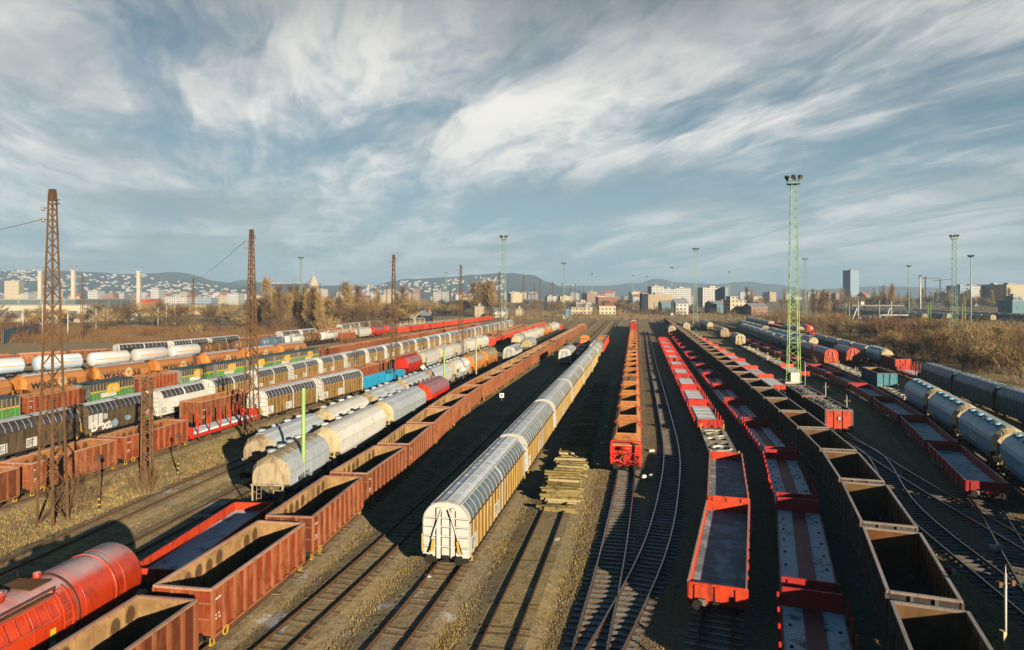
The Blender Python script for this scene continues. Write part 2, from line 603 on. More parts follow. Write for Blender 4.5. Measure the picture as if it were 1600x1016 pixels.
# ------------------------------------------------------------------ running gear shared by the wagons
def gear(k, L, bogie=False, hz=1.0, frame=dark, wheel_x=None):
    u = k.part('underframe')
    x0 = -L / 2 + 0.62
    for y in (-1.0, 1.0):
        u.box(x0, -x0, y - 0.07, y + 0.07, hz - 0.22, hz, frame)
    for x in (x0, -x0 - 0.16):
        u.box(x, x + 0.16, -1.3, 1.3, hz - 0.3, hz + 0.02, frame)
    u.box(-1.6, -0.6, -0.7, -0.35, hz - 0.62, hz - 0.2, dark)
    u.box(0.4, 1.5, 0.2, 0.6, hz - 0.6, hz - 0.2, dark)
    zc = RAIL + 0.46
    xs = wheel_x or ((L * 0.31,) if not bogie else (L * 0.31 if L > 13 else L * 0.29,))
    for sx in (-1, 1):
        for bx in xs:
            c = sx * bx
            if bogie:
                b = k.part('bogie')
                bi = k.last()
                for y in (-1.0, 1.0):
                    b.box(c - 1.45, c + 1.45, y - 0.07, y + 0.07, zc + 0.0, zc + 0.2, frame)
                    b.box(c - 0.5, c + 0.5, y - 0.09, y + 0.09, zc - 0.28, zc + 0.1, frame)
                    for ax in (-0.9, 0.9):
                        b.box(c + ax - 0.16, c + ax + 0.16, y * 1.08 - 0.1, y * 1.08 + 0.1, zc - 0.16, zc + 0.2, frame)
                b.box(c - 0.2, c + 0.2, -1.0, 1.0, zc + 0.0, zc + 0.24, frame)
                axs = (c - 0.9, c + 0.9)
            else:
                bi = -1
                axs = (c,)
            for ax in axs:
                w = k.part('wheelset', bi)
                for y in (-0.75, 0.75):
                    w.tube((ax, y - 0.065, zc), (ax, y + 0.065, zc), 0.46, steel, 16)
                    w.tube((ax, y * 1.09 - 0.02, zc), (ax, y * 1.09 + 0.02, zc), 0.2, dark, 10)
                w.tube((ax, -0.95, zc), (ax, 0.95, zc), 0.09, dark, 8)
                if not bogie:
                    for y in (-1.05, 1.05):
                        w.box(ax - 0.17, ax + 0.17, y - 0.12, y + 0.12, zc - 0.16, zc + 0.2, dark)
                        w.box(ax - 0.6, ax + 0.6, y - 0.05, y + 0.05, zc + 0.2, zc + 0.27, dark)
        for y in (-0.88, 0.88):
            b = k.part('buffer')
            xe = sx * (L / 2 - 0.62)
            b.tube((xe, y, hz + 0.02), (xe + sx * 0.45, y, hz + 0.02), 0.1, dark, 8)
            b.tube((xe + sx * 0.45, y, hz + 0.02), (xe + sx * 0.55, y, hz + 0.02), 0.24, dark, 12)
        c = k.part('coupling')
        c.bar((sx * (L / 2 - 0.62), 0, hz), (sx * (L / 2 - 0.06), 0, hz - 0.08), 0.09, dark)
        c.box(sx * (L / 2 - 0.5) - 0.1, sx * (L / 2 - 0.5) + 0.1, -0.18, 0.18, hz - 0.12, hz + 0.1, dark)


def marks(k, x, y, z, n=3, w=0.9, mat=None, sgn=-1, seed=1):
    """white stencilled lines of figures on a wagon side"""
    mat = mat or white_mark
    r = random.Random(seed)
    m = k.part('lettering')
    for i in range(n):
        xx = x
        while xx < x + w:
            l = r.uniform(0.06, 0.14)
            m.box(xx, xx + l, y - 0.006, y + 0.006, z - i * 0.17, z - i * 0.17 + 0.085, mat)
            xx += l + r.choice((0.05, 0.05, 0.16))


def k_gondola(name, L=9.85, out=None, inn=None, rib=None, rim=None, h=3.1, W=2.72, load=None, nrib=None, seed=1, floor=None, bogie=False, bar=0.0, endmat=None):
    k = Kit('open_wagon', 'open wagon', L)
    x0, x1 = -L / 2 + 0.55, L / 2 - 0.55
    zf = 1.12
    n = nrib or max(4, round((x1 - x0) / 0.86))
    for sg in (1, -1):
        s = k.part('side_wall')
        y = sg * W / 2
        a, b = (y - 0.05, y) if sg > 0 else (y, y + 0.05)
        s.box(x0, x1, a, b, zf - 0.1, h - 0.1, out)
        yi = y - sg * 0.055
        s.poly([(x0 + 0.06, yi, zf), (x1 - 0.06, yi, zf), (x1 - 0.06, yi, h - 0.1), (x0 + 0.06, yi, h - 0.1)][::sg], inn)
        for i in range(n + 1):
            x = x0 + 0.06 + (x1 - x0 - 0.12) * i / n
            ww = 0.07 if i % n else 0.1
            s.box(x - ww, x + ww, *sorted((y - sg * 0.003, y + sg * 0.12)), zf - 0.12, h - 0.1, rib)
            if 0 < i < n:
                s.box(x - 0.04, x + 0.04, *sorted((yi - sg * 0.06, yi + sg * 0.002)), zf, h - 0.1, inn)
        s.box(x0, x1, *sorted((y - sg * 0.004, y + sg * 0.1)), zf - 0.24, zf - 0.12, rib)
    for sx in (-1, 1):
        e = k.part('end_wall')
        x = sx * (L / 2 - 0.55)
        e.box(*sorted((x, x - sx * 0.05)), -W / 2 + 0.055, W / 2 - 0.055, zf - 0.1, h - 0.1, endmat or out)
        xi = x - sx * 0.054
        e.poly([(xi, -W / 2 + 0.06, zf), (xi, W / 2 - 0.06, zf), (xi, W / 2 - 0.06, h - 0.1), (xi, -W / 2 + 0.06, h - 0.1)][::-sx], inn)
        for y in (-0.46, 0.46):
            e.box(*sorted((x + sx * 0.11, x - sx * 0.002)), y - 0.07, y + 0.07, zf - 0.1, h - 0.1, endmat or rib)
            if endmat:
                e.box(*sorted((x + sx * 0.008, x - sx * 0.002)), y + 0.075, y + 0.12, zf - 0.05, h - 0.12, dark)
                e.box(*sorted((x + sx * 0.12, x + sx * .003)), -.12, .12, 2.1, 2.4, white_mark)
        for z in (1.75, 2.45):
            e.box(*sorted((x + sx * 0.05, x - sx * 0.003)), -W / 2 + 0.06, W / 2 - 0.06, z - 0.04, z + 0.04, endmat or rib)
    t = k.part('top_rail')
    for sg in (1, -1):
        y = sg * W / 2
        t.box(x0 - 0.04, x1 + 0.04, *sorted((y - sg * 0.07, y + sg * 0.08)), h - 0.1, h, rim)
        x = sg * (L / 2 - 0.55)
        t.box(*sorted((x - sg * 0.07, x + sg * 0.08)), -W / 2 + 0.07, W / 2 - 0.07, h - 0.1, h + 0.002, rim)
    if bar:
        t.box(-0.07, 0.07, -W / 2 + 0.07, W / 2 - 0.07, h - 0.12, h - 0.01, rim)
    f = k.part('floor')
    f.box(x0 + 0.06, x1 - 0.06, -W / 2 + 0.06, W / 2 - 0.06, zf - 0.08, zf, floor or coal_floor)
    r = random.Random(seed)
    for i in range(14):
        x, y, q = r.uniform(x0 + .5, x1 - .5), r.uniform(-1, 1), r.uniform(.1, .3)
        f.box(x - q, x + q, y - q * .6, y + q * .6, zf, zf + q * .25, coal_floor)
    if load:
        l = k.part('load')
        l.box(x0 + 0.07, x1 - 0.07, -W / 2 + 0.07, W / 2 - 0.07, zf, h - 0.45, coal_floor)
        for i in range(900):
            x, y = r.uniform(x0 + .2, x1 - .2), r.uniform(-1.15, 1.15)
            q = r.uniform(.05, .2)
            z = h - 0.42 + 0.25 * (1 - abs(y) / 1.3) + r.uniform(-.06, .1)
            a = Vector((r.uniform(-1, 1), r.uniform(-1, 1), r.uniform(-.6, .6))).normalized() * q * 1.6
            l.bar((x - a.x, y - a.y, z - a.z), (x + a.x, y + a.y, z + a.z), q * r.uniform(.5, 1), load, 4, q * r.uniform(.2, 1))
    marks(k, x0 + 0.3, -W / 2 - 0.009, 2.45, 1, 0.5, seed=seed)
    marks(k, x0 + 0.28, -W / 2 - 0.009, 1.75, 2, 0.45, seed=seed + 3)
    for sx in (-1, 1):
        for sg in (-1, 1):
            st = k.part('step')
            x = sx * (L / 2 - 0.75)
            st.box(x - 0.16, x + 0.16, sg * 1.28 - 0.06, sg * 1.28 + 0.06, 0.55, 0.6, yel)
            for q in (-0.14, 0.14):
                st.box(x + q - 0.015, x + q + 0.015, sg * 1.28 - 0.015, sg * 1.28 + 0.015, 0.6, 0.9, yel)
    hw = k.part('handbrake_wheel')
    pts = [(-L / 2 + 1.5 + 0.2 * math.cos(a), -W / 2 - 0.1, 0.86 + 0.2 * math.sin(a)) for a in [i * math.pi / 5 for i in range(11)]]
    hw.path(pts, 0.045, yel)
    gear(k, L, bogie, 1.0)
    return k


def arc_profile(W, ze=3.0, zt=4.12):
    w = W / 2
    right = [(-w, 0.95), (-w, ze), (-w * 0.975, ze + 0.22), (-w * 0.91, ze + 0.45), (-w * 0.79, ze + 0.68), (-w * 0.62, zt - 0.2), (-w * 0.36, zt - 0.06), (0, zt)]
    return right + [(-y, z) for y, z in right[-2::-1]]


def k_covered(name, L=19.5, side=None, rib=None, shoulder=None, roof=None, hoop=None, end=None, W=2.75, nrib=10, midhoop=True, white_bits=True, ze=3.0, zt=4.12, bogie=False, graf=0, capw=0.35, panel=None, hoopw=0.05, ribw=0.04):
    k = Kit('covered_wagon', 'covered wagon', L)
    x0, x1 = -L / 2 + 0.6, L / 2 - 0.6
    pr = arc_profile(W, ze, zt)
    N = len(pr)
    half = N // 2
    sw = {}
    for sg in (-1, 1):
        sw[sg] = k.part('side_wall')
        y = sg * W / 2
        sw[sg].box(x0 + 0.02, x1 - 0.02, *sorted((y, y - sg * 0.06)), 0.95, ze, side)
        for bx0, bx1 in (((x0, 0), (0, x1)) if midhoop else ((x0, x1),)):
            for i in range(1, nrib):
                x = bx0 + (bx1 - bx0) * i / nrib
                sw[sg].box(x - ribw, x + ribw, *sorted((y - sg * 0.003, y + sg * 0.045)), 1.0, ze - 0.04, rib)
        sw[sg].box(x0, x1, *sorted((y - sg * 0.004, y + sg * 0.07)), 0.86, 0.97, dark)
        sw[sg].box(x0, x1, *sorted((y - sg * 0.004, y + sg * 0.06)), ze - 0.06, ze + 0.03, rib if rib is not cream_rib else brown_side)
    for sg in (-1, 1):
        s = k.part('sliding_panel')
        idx = range(1, 5) if sg < 0 else range(N - 6, N - 2)
        for i in idx:
            (ya, za), (yb, zb) = pr[i], pr[i + 1]
            s.poly([(x0, ya, za), (x0, yb, zb), (x1, yb, zb), (x1, ya, za)], shoulder)
        for bx0, bx1 in (((x0, 0), (0, x1)) if midhoop else ((x0, x1),)):
            for i in range(1, nrib):
                x = bx0 + (bx1 - bx0) * i / nrib
                for j in idx:
                    (ya, za), (yb, zb) = pr[j], pr[j + 1]
                    s.bar((x, ya * 1.004, za + 0.006), (x, yb * 1.004, zb + 0.008), hoopw, hoop)
    r = k.part('roof')
    for i in range(5, N - 6):
        (ya, za), (yb, zb) = pr[i], pr[i + 1]
        r.poly([(x0, ya, za), (x0, yb, zb), (x1, yb, zb), (x1, ya, za)], roof)
    r.box(x0, x1, -0.03, 0.03, zt, zt + 0.03, roof)
    for i in range(1, int((x1 - x0) / 2.0)):
        x = x0 + i * 2.0
        r.box(x - .02, x + .02, -W * .17, W * .17, zt - .055, zt - .012 + .005, roof)
    for sg in (-1, 1):
        r.box(x0, x1, sg * W * 0.31 - 0.03, sg * W * 0.31 + 0.03, zt - 0.2, zt - 0.15, end)
    hs = [x0 + capw / 2, x1 - capw / 2] + ([0.0] if midhoop else [])
    for hx in hs:
        h = k.part('frame_hoop')
        wd = capw / 2 if hx else 0.16
        for a, b in zip(pr, pr[1:]):
            o = 1.018
            p = [(hx - wd, a[0] * o, a[1] * 1.004), (hx - wd, b[0] * o, b[1] * 1.004), (hx + wd, b[0] * o, b[1] * 1.004), (hx + wd, a[0] * o, a[1] * 1.004)]
            h.poly(p, end)
            for e in (0, 2):
                q = [p[e], p[e + 1]] + ([(hx - wd, b[0] * 0.98, b[1] * 0.99), (hx - wd, a[0] * 0.98, a[1] * 0.99)] if e == 0 else [(hx + wd, a[0] * 0.98, a[1] * 0.99), (hx + wd, b[0] * 0.98, b[1] * 0.99)])
                h.poly(q, end)
    for sx in (-1, 1):
        e = k.part('end_wall')
        x = sx * (L / 2 - 0.6)
        for xx, rev in ((x, sx > 0), (x - sx * 0.08, sx < 0)):
            pts = [(xx, y, z) for y, z in pr]
            e.poly(pts if not rev else pts[::-1], end)
        for y in (-0.42, 0.42):
            e.box(*sorted((x - sx * 0.002, x + sx * 0.14)), y - 0.11, y + 0.11, 0.9, zt - 0.35, end)
        for z in (1.55, 2.15, 2.7, 3.2):
            e.box(*sorted((x - sx * 0.003, x + sx * 0.06)), -W / 2 + 0.05, -0.54, z - 0.035, z + 0.035, end)
            e.box(*sorted((x - sx * 0.003, x + sx * 0.06)), 0.54, W / 2 - 0.05, z - 0.035, z + 0.035, end)
            e.box(*sorted((x - sx * 0.003, x + sx * 0.06)), -0.3, 0.3, z - 0.035, z + 0.035, end)
        for z in (1.5, 2.1, 2.65, 3.15):
            for ya, yb in ((-W / 2 + .08, -.56), (.56, W / 2 - .08), (-.29, .29)):
                e.box(*sorted((x - sx * 0.002, x + sx * 0.012)), ya, yb, z - .04, z + .01, dark)
        for y in (-.56, -.28, .28, .56):
            e.box(*sorted((x - sx * 0.001, x + sx * 0.016)), y - .03, y + .03, 1.0, zt - .5, dark)
        for y in (-1, 1):
            e.bar((x + sx * 0.2, y * 0.22, zt - 0.4), (x + sx * 0.2, y * 0.78, 2.0), 0.06, dirty_white)
            e.bar((x + sx * 0.17, y * 1.0, 1.2), (x + sx * 0.17, y * 0.75, 2.0), 0.05, dark)
        lv = k.part('lever')
        for y in (-1, 1):
            lv.bar((x + sx * 0.16, y * 0.8, 1.35), (x + sx * 0.16, y * 0.72, 1.95), 0.12, yel)
            lv.bar((x + sx * 0.16, y * 0.95, 1.25), (x + sx * 0.16, y * 0.7, 1.4), 0.09, yel)
        lv.bar((x, W / 2 + 0.06, 1.2), (x, W / 2 + 0.06, 2.2), 0.05, yel)
        lv.bar((x - sx * 0.3, -W / 2 - 0.06, 0.75), (x - sx * 0.3, -W / 2 - 0.06, 1.05), 0.1, yel)
    if white_bits:
        for c in ((x0 + 0.35, -1), (x0 + (x1 - x0) * .36, -1)):
            m = k.part('lettering_panel')
            xx = c[0]
            m.box(xx, xx + 1.25, -W / 2 - 0.035, -W / 2 + 0.004, 1.15, 1.15 + (0.9 if xx < 0 else 1.2), panel or dirty_white)
            rr = random.Random(int(xx * 10))
            for q in range(4):
                l = rr.uniform(0.3, 0.9)
                m.box(xx + 0.1, xx + 0.1 + l, -W / 2 - 0.041, -W / 2 - 0.035, 1.3 + q * 0.17, 1.37 + q * 0.17, black_mark)
    gear(k, L, bogie, 0.95, wheel_x=None if (bogie or L < 14) else (L * 0.42, L * 0.09))
    return k


def k_hopper(name, L=12.5, body=None, roof=None, end=None, top=None, h=4.2, W=2.9, walk=True, text=None, side=-1, textmat=None, chute=None, bands=False):
    k = Kit('hopper_wagon', 'hopper wagon', L)
    pr0 = [(-1.12, 1.3), (-W / 2, 2.05), (-W / 2, 2.95), (-W / 2 * 0.93, 3.4), (-W / 2 * 0.76, 3.78), (-W / 2 * 0.45, h - 0.14), (-0.35, h), (0.35, h)]
    pr0 += [(-y, z) for y, z in pr0[-3::-1]]
    b, rf, e0, e1 = k.part('body'), k.part('roof'), k.part('end_panel'), k.part('end_panel')
    xe = L / 2 - 0.75

    def ring(x, zb, s, dz=0.0):
        out = []
        for y, z in pr0:
            z2 = max(z, zb)
            y2 = y * s
            if z < zb:
                y2 = (W / 2 - 0.03) * (1 if y > 0 else -1) * s
            out.append((x, y2, 2.4 + (z2 - 2.4) * (1 if z2 < 2.4 else 1 - dz)))
        return out

    secs = [ring(-xe, 2.3, 0.80, 0.22), ring(-xe + 0.55, 2.15, 1.0), ring(-xe + 2.1, 1.3, 1.0), ring(xe - 2.1, 1.3, 1.0), ring(xe - 0.55, 2.15, 1.0), ring(xe, 2.3, 0.80, 0.22)]

    def sel(c):
        if c[0] < -xe + 0.5:
            return e0, end
        if c[0] > xe - 0.5:
            return e1, end
        if c[2] > 3.05:
            return (rf, (top if (top and c[2] > h - 0.2) else roof))
        if c[2] < 2.2 and abs(c[1]) < 1.0 and abs(c[0]) > xe - 2.2:
            return b, end
        return b, body

    b.loft(secs, sel, smooth=False)
    e0.poly(secs[0][::-1], end); e1.poly(secs[-1], end)
    for sx, e in ((-1, e0), (1, e1)):
        x = sx * xe
        e.box(*sorted((x - sx * 0.02, x + sx * 0.12)), -W / 2 * 0.86, W / 2 * 0.86, 2.22, 2.32, end)
        for y in (-1.15, 1.15):
            e.bar((x, y, 2.3), (x + sx * 0.1, y * 0.95, 1.1), 0.1, end)
        e.poly([(x - sx * 0.1, -0.9, 2.2), (x - sx * 0.1, 0.9, 2.2), (x - sx * 1.5, 0.55, 1.15), (x - sx * 1.5, -0.55, 1.15)], end)
        e.bar((x - sx * 0.2, 0, 2.25), (x - sx * 1.3, 0, 1.1), 0.14, end)
    if bands:
        for i in range(1, 6):
            x = -xe + 0.6 + (2 * xe - 1.2) * i / 6
            for a, c in zip(pr0[1:], pr0[2:-1]):
                rf.bar((x, a[0] * 1.003, a[1]), (x, c[0] * 1.003, c[1]), 0.05, roof)
    for sg in (-1, 1):
        b.box(-xe + 0.6, xe - 0.6, *sorted((sg * W / 2 - sg * 0.02, sg * W / 2 + sg * 0.05)), 2.92, 3.02, roof)
    if walk:
        w = k.part('walkway')
        w.box(-xe + 0.5, xe - 0.5, -0.33, 0.33, h + 0.06, h + 0.1, top or dirty_white)
        for i in range(5):
            w.box(-xe + 1 + i * (2 * xe - 2) / 4 - 0.05, -xe + 1 + i * (2 * xe - 2) / 4 + 0.05, -0.3, 0.3, h - 0.02, h + 0.06, dark)
    for i in range(4):
        hm = k.part('hatch')
        x = -xe + 2 + (2 * xe - 4) * i / 3
        hm.lathe([(h - 0.1, 0.34), (h + 0.16, 0.34), (h + 0.2, 0.2)], x, 0.62, roof, 12, axis='z')
    for i in (-1, 0, 1) if L > 11 else (-0.5, 0.5):
        c = k.part('chute')
        x = i * (xe - 2.2) * 0.72
        t = [(x - 1.2, -1.1, 1.3), (x + 1.2, -1.1, 1.3), (x + 1.2, 1.1, 1.3), (x - 1.2, 1.1, 1.3)]
        u = [(x - 0.4, -0.6, 0.6), (x + 0.4, -0.6, 0.6), (x + 0.4, 0.6, 0.6), (x - 0.4, 0.6, 0.6)]
        for a in range(4):
            q = (a + 1) % 4
            c.poly([t[q], t[a], u[a], u[q]], chute or dark)
        c.poly(u, dark)
    ld = k.part('ladder')
    for y in (0.45, 0.8):
        ld.bar((-xe - 0.12, y, 1.1), (-xe + 0.1, y, 3.9), 0.04, end)
    for i in range(8):
        z = 1.3 + i * 0.32
        x = -xe - 0.12 + 0.22 * (z - 1.1) / 2.8
        ld.bar((x, 0.45, z), (x, 0.8, z), 0.03, end)
    for sx in (-1, 1):
        rl = k.part('platform_railing')
        x = sx * (L / 2 - 0.62)
        rl.path([(x, -1.3, 1.0), (x, -1.3, 1.9), (x, -0.5, 1.9), (x, -0.5, 1.0)], 0.045, end)
        rl.bar((x, -1.3, 1.45), (x, -0.5, 1.45), 0.035, end)
        rl.box(*sorted((x, x - sx * 0.6)), -1.3, 1.3, 1.0, 1.05, dark)
    if text:
        t = k.part('lettering')
        body_, size, tx, tz, tm = text
        y = side * (W / 2 + 0.012)
        t.text(body_, size, (tx, y, tz), (1 if side < 0 else -1, 0, 0), (0, 0, 1), tm, 0.02)
    gear(k, L, True, 1.0, frame=dark)
    return k


def k_tank(name, L=12.5, col=None, r=1.42, zc=2.75, bands=2, band_mat=None, line=None, top_gear=True, frame=dark, gap=0.75, shade=None, fit=False):
    k = Kit('tank_wagon', 'tank wagon', L)
    xe = L / 2 - gap
    b = k.part('barrel')
    prof = [(-xe, r * 0.12), (-xe + 0.06, r * 0.45), (-xe + 0.18, r * 0.75), (-xe + 0.34, r * 0.92), (-xe + 0.55, r)]
    prof = prof + [(-x, q) for x, q in prof[::-1]]
    b.lathe(prof, 0, zc, col, 40)
    for i in range(bands):
        x = (-xe + 0.55) * 0.75 + 2 * (xe - 0.55) * 0.75 * i / max(1, bands - 1) if bands > 1 else 0
        bd = k.part('band')
        bd.lathe([(x - 0.06, r + 0.004), (x - 0.06, r + 0.03), (x + 0.06, r + 0.03), (x + 0.06, r + 0.004)], 0, zc, band_mat or col, 40)
    if line:
        ln = k.part('stripe')
        for sg in (-1, 1):
            a0, a1 = -0.06, 0.06
            pts = []
            for a in (a0, a1):
                pts.append((math.cos(a) * (r + 0.008) * sg, zc + math.sin(a) * (r + 0.008)))
            ln.box(-xe + 0.55, xe - 0.55, *sorted((sg * r * 0.99, sg * (r + 0.012))), zc - 0.09, zc + 0.09, line)
    if shade:
        sh = k.part('sunshade')
        for i in range(8):
            a0, a1 = math.radians(35 + i * 13.75), math.radians(35 + (i + 1) * 13.75)
            q = [(math.cos(a) * (r + 0.1), zc + math.sin(a) * (r + 0.1)) for a in (a0, a1)]
            sh.poly([(-xe + 0.6, *q[0]), (xe - 0.6, *q[0]), (xe - 0.6, *q[1]), (-xe + 0.6, *q[1])], shade, True)
            sh.poly([(-xe + 0.6, q[0][0] * .98, q[0][1] * .995), (-xe + 0.6, q[1][0] * .98, q[1][1] * .995), (xe - 0.6, q[1][0] * .98, q[1][1] * .995), (xe - 0.6, q[0][0] * .98, q[0][1] * .995)], shade, True)
    if top_gear:
        zt = zc + r
        m = k.part('manhole')
        m.lathe([(zt - 0.1, 0.42), (zt + 0.28, 0.42), (zt + 0.32, 0.3), (zt + 0.36, 0.1)], 0, 0, col, 16, axis='z')
        mi = k.last()
        bl = k.part('bolt_ring', mi)
        bl.lathe([(zt + 0.2, 0.5), (zt + 0.26, 0.5)], 0, 0, col, 14, axis='z')
        for vx in (-1.9, 2.2):
            v = k.part('valve')
            v.lathe([(zt - 0.1, 0.16), (zt + 0.22, 0.16), (zt + 0.25, 0.1)], vx, 0.1, col, 12, axis='z')
        w = k.part('walkway')
        for sg in (-1, 1):
            y = sg * 0.98
            w.box(-1.8, 1.6, y - 0.24, y + 0.24, zt - 0.36, zt - 0.32, band_mat or rust_iron)
            for x in (-1.6, -0.1, 1.4):
                w.bar((x, y, zt - 0.36), (x, sg * 1.2, zt - 0.75), 0.05, col)
            w.path([(-1.8, y + sg * 0.24, zt - 0.34), (-1.8, y + sg * 0.24, zt - 0.1), (1.6, y + sg * 0.24, zt - 0.1), (1.6, y + sg * 0.24, zt - 0.34)], 0.035, dark)
        w.box(1.0, 2.0, -0.74, 0.74, zt + 0.01, zt + 0.05, band_mat or rust_iron)
        hr = k.part('handrail')
        hr.path([(-2.6, 1.15, zt - 0.3), (-2.5, 1.15, zt + 0.25), (2.3, 1.15, zt + 0.25), (2.4, 1.15, zt - 0.3)], 0.04, dark)
        for x in (-1.2, 0.2, 1.4):
            hr.bar((x, 1.15, zt - 0.2), (x, 1.15, zt + 0.25), 0.035, dark)
        ld = k.part('ladder')
        for x in (1.75, 2.2):
            pts = [(x, -math.sin(a) * (r + 0.12), zc + math.cos(a) * (r + 0.12)) for a in [math.radians(q) for q in (38, 55, 72, 90, 108)]]
            ld.path(pts + [(x, -r - 0.1, 1.0)], 0.05, col)
        for i in range(7):
            a = math.radians(42 + i * 12)
            ld.bar((1.75, -math.sin(a) * (r + 0.12), zc + math.cos(a) * (r + 0.12)), (2.2, -math.sin(a) * (r + 0.12), zc + math.cos(a) * (r + 0.12)), 0.03, col)
    if fit:
        for x in (-5.2, -2.9, 0.4, 3.0, 5.3):
            w = k.part('weld_seam')
            w.lathe([(x - 0.02, r), (x - 0.012, r + 0.012), (x + 0.012, r + 0.012), (x + 0.02, r)], 0, zc, col, 40)
        for x in (-2.2, 2.6):
            w = k.part('strap')
            w.lathe([(x - 0.05, r + .002), (x - 0.05, r + 0.035), (x + 0.05, r + 0.035), (x + 0.05, r + .002)], 0, zc, mast_strap, 40)
        fr = k.part('side_platform')
        for z_, y_ in ((zc + 1.05, -1.22), (zc + .35, -1.56)):
            fr.bar((-1.7, y_, z_), (1.6, y_, z_), .05, col)
        for i in range(8):
            x = -1.7 + i * 3.3 / 7
            fr.bar((x, -1.22, zc + 1.05), (x, -1.56, zc + .35), .035, col)
        pl = k.part('hazard_placard')
        for (z_, m_) in ((zc - .25, yel), (zc - .5, green_paint), (zc - .75, white_mark)):
            pl.box(1.15, 1.38, -r - .03, -r * .95, z_, z_ + .23, m_)
        for i in range(6):
            m_ = k.part('lettering')
            m_.box(-6.2 + i * .32, -6.2 + i * .32 + .22, -r * .9 - .02, -r * .85, zc - .72 + .0, zc - .55, white_mark)
    sd = k.part('saddle')
    for sx in (-1, 1):
        sd.box(sx * xe * 0.72 - 0.3, sx * xe * 0.72 + 0.3, -1.1, 1.1, 1.0, zc - r * 0.75, frame)
    gear(k, L, True, 1.0, frame=frame)
    return k


def k_flat(name, L=13.8, wall=None, deck=None, hw=0.5, he=0.6, strip=None, stakes=None, W=2.75, nst=8, endtop=None, panels=0, load=None, stake_h=1.2, sides=True, gearbogie=False, walltop=None):
    k = Kit('flat_wagon', 'flat wagon', L)
    x0, x1 = -L / 2 + 0.6, L / 2 - 0.6
    z = 1.22
    d = k.part('deck')
    d.box(x0, x1, -W / 2 + 0.08, W / 2 - 0.08, z - 0.14, z, deck)
    sb = k.part('side_sill')
    for sg in (-1, 1):
        y = sg * W / 2
        sb.box(x0, x1, *sorted((y, y - sg * 0.078)), z - 0.3, z + 0.02, wall)
    if strip:
        s = k.part('centre_strip')
        s.box(x0 + 0.1, x1 - 0.1, -0.42, 0.42, z + 0.004, z + 0.03, strip)
        for i in range(1, 7):
            x = x0 + (x1 - x0) * i / 7
            for y in (-1.02, 1.02):
                s.box(x - 0.08, x + 0.08, y - 0.07, y + 0.07, z + 0.004, z + 0.05, dark)
    if sides:
        for sg in (-1, 1):
            w = k.part('side_wall')
            y = sg * W / 2
            w.box(x0 + 0.03, x1 - 0.03, *sorted((y + sg * 0.002, y - sg * 0.05)), z + 0.022, z + hw, wall)
            w.box(x0 + 0.03, x1 - 0.03, *sorted((y + sg * 0.03, y - sg * 0.06)), z + hw, z + hw + 0.05, walltop or wall)
            for i in range(nst + 1):
                x = x0 + 0.15 + (x1 - x0 - 0.3) * i / nst
                w.box(x - 0.05, x + 0.05, *sorted((y + sg * 0.002, y + sg * 0.08)), z - 0.28, z + hw - 0.003, wall)
    for sx in (-1, 1):
        e = k.part('end_wall')
        x = sx * (L / 2 - 0.6)
        e.box(*sorted((x + sx * 0.002, x - sx * 0.07)), -W / 2 + 0.06, W / 2 - 0.06, z - 0.35, z + he, endtop or wall)
        for y in (-0.95, 0, 0.95):
            e.box(*sorted((x, x + sx * 0.07)), y - 0.09, y + 0.09, z - 0.33, z + he - 0.05, endtop or wall)
        e.box(*sorted((x + sx * 0.03, x - sx * 0.09)), -W / 2 + 0.06, W / 2 - 0.06, z + he, z + he + 0.05, endtop or wall)
    if load:
        for i in range(load[1]):
            l = k.part('load_sheet')
            a = x0 + 1.0 + (x1 - x0 - 2.0) * i / load[1]
            bb = x0 + 1.0 + (x1 - x0 - 2.0) * (i + 1) / load[1] - 0.12
            l.box(a, bb, -1.0, 1.0, z + 0.006, z + 0.16, load[0])
    if stakes:
        mat, n = stakes
        for i in range(n):
            for sg in (-1, 1):
                s = k.part('stake')
                x = x0 + 0.5 + (x1 - x0 - 1.0) * i / (n - 1)
                s.box(x - 0.055, x + 0.055, sg * W / 2 - 0.055 + sg * 0.12, sg * W / 2 + 0.055 + sg * 0.12, z - 0.25, z + stake_h, mat)
    h = k.part('handbrake_box')
    h.box(x0 - 0.28, x0 - 0.1, 0.5, 0.85, 0.9, 1.2, grey_slat)
    gear(k, L, gearbogie, 1.0, frame=dark)
    return k


def k_skeleton(name, L=13.0, mat=None, W=2.6):
    k = Kit('skeleton_flat_wagon', 'flat wagon', L)
    x0, x1 = -L / 2 + 0.6, L / 2 - 0.6
    f = k.part('frame')
    for sg in (-1, 1):
        f.box(x0, x1, *sorted((sg * W / 2, sg * (W / 2 - 0.38))), 1.0, 1.22, mat)
    for i in range(7):
        x = x0 + 0.3 + (x1 - x0 - 0.6) * i / 6
        f.box(x - (0.32 if i % 3 else 0.5), x + (0.32 if i % 3 else 0.5), -W / 2 + 0.381, W / 2 - 0.381, 1.02, 1.218, mat)
    f.box(x0 + 1, x1 - 1, -0.18, 0.18, 0.98, 1.19, mat)
    for c in (-1, 1):
        rg = k.part('turntable_ring')
        xc = c * L * 0.23
        pts = [(xc + 1.0 * math.cos(a), 0.92 * math.sin(a), 1.25) for a in [i * math.pi / 12 for i in range(25)]]
        rg.path(pts, 0.14, mat)
    for sx in (-1, 1):
        for sg in (-1, 1):
            p = k.part('corner_post')
            p.box(sx * (L / 2 - 0.7) - 0.06, sx * (L / 2 - 0.7) + 0.06, sg * 1.22 - 0.05, sg * 1.22 + 0.05, 1.2, 1.75, yel)
    gear(k, L, False, 1.0)
    return k


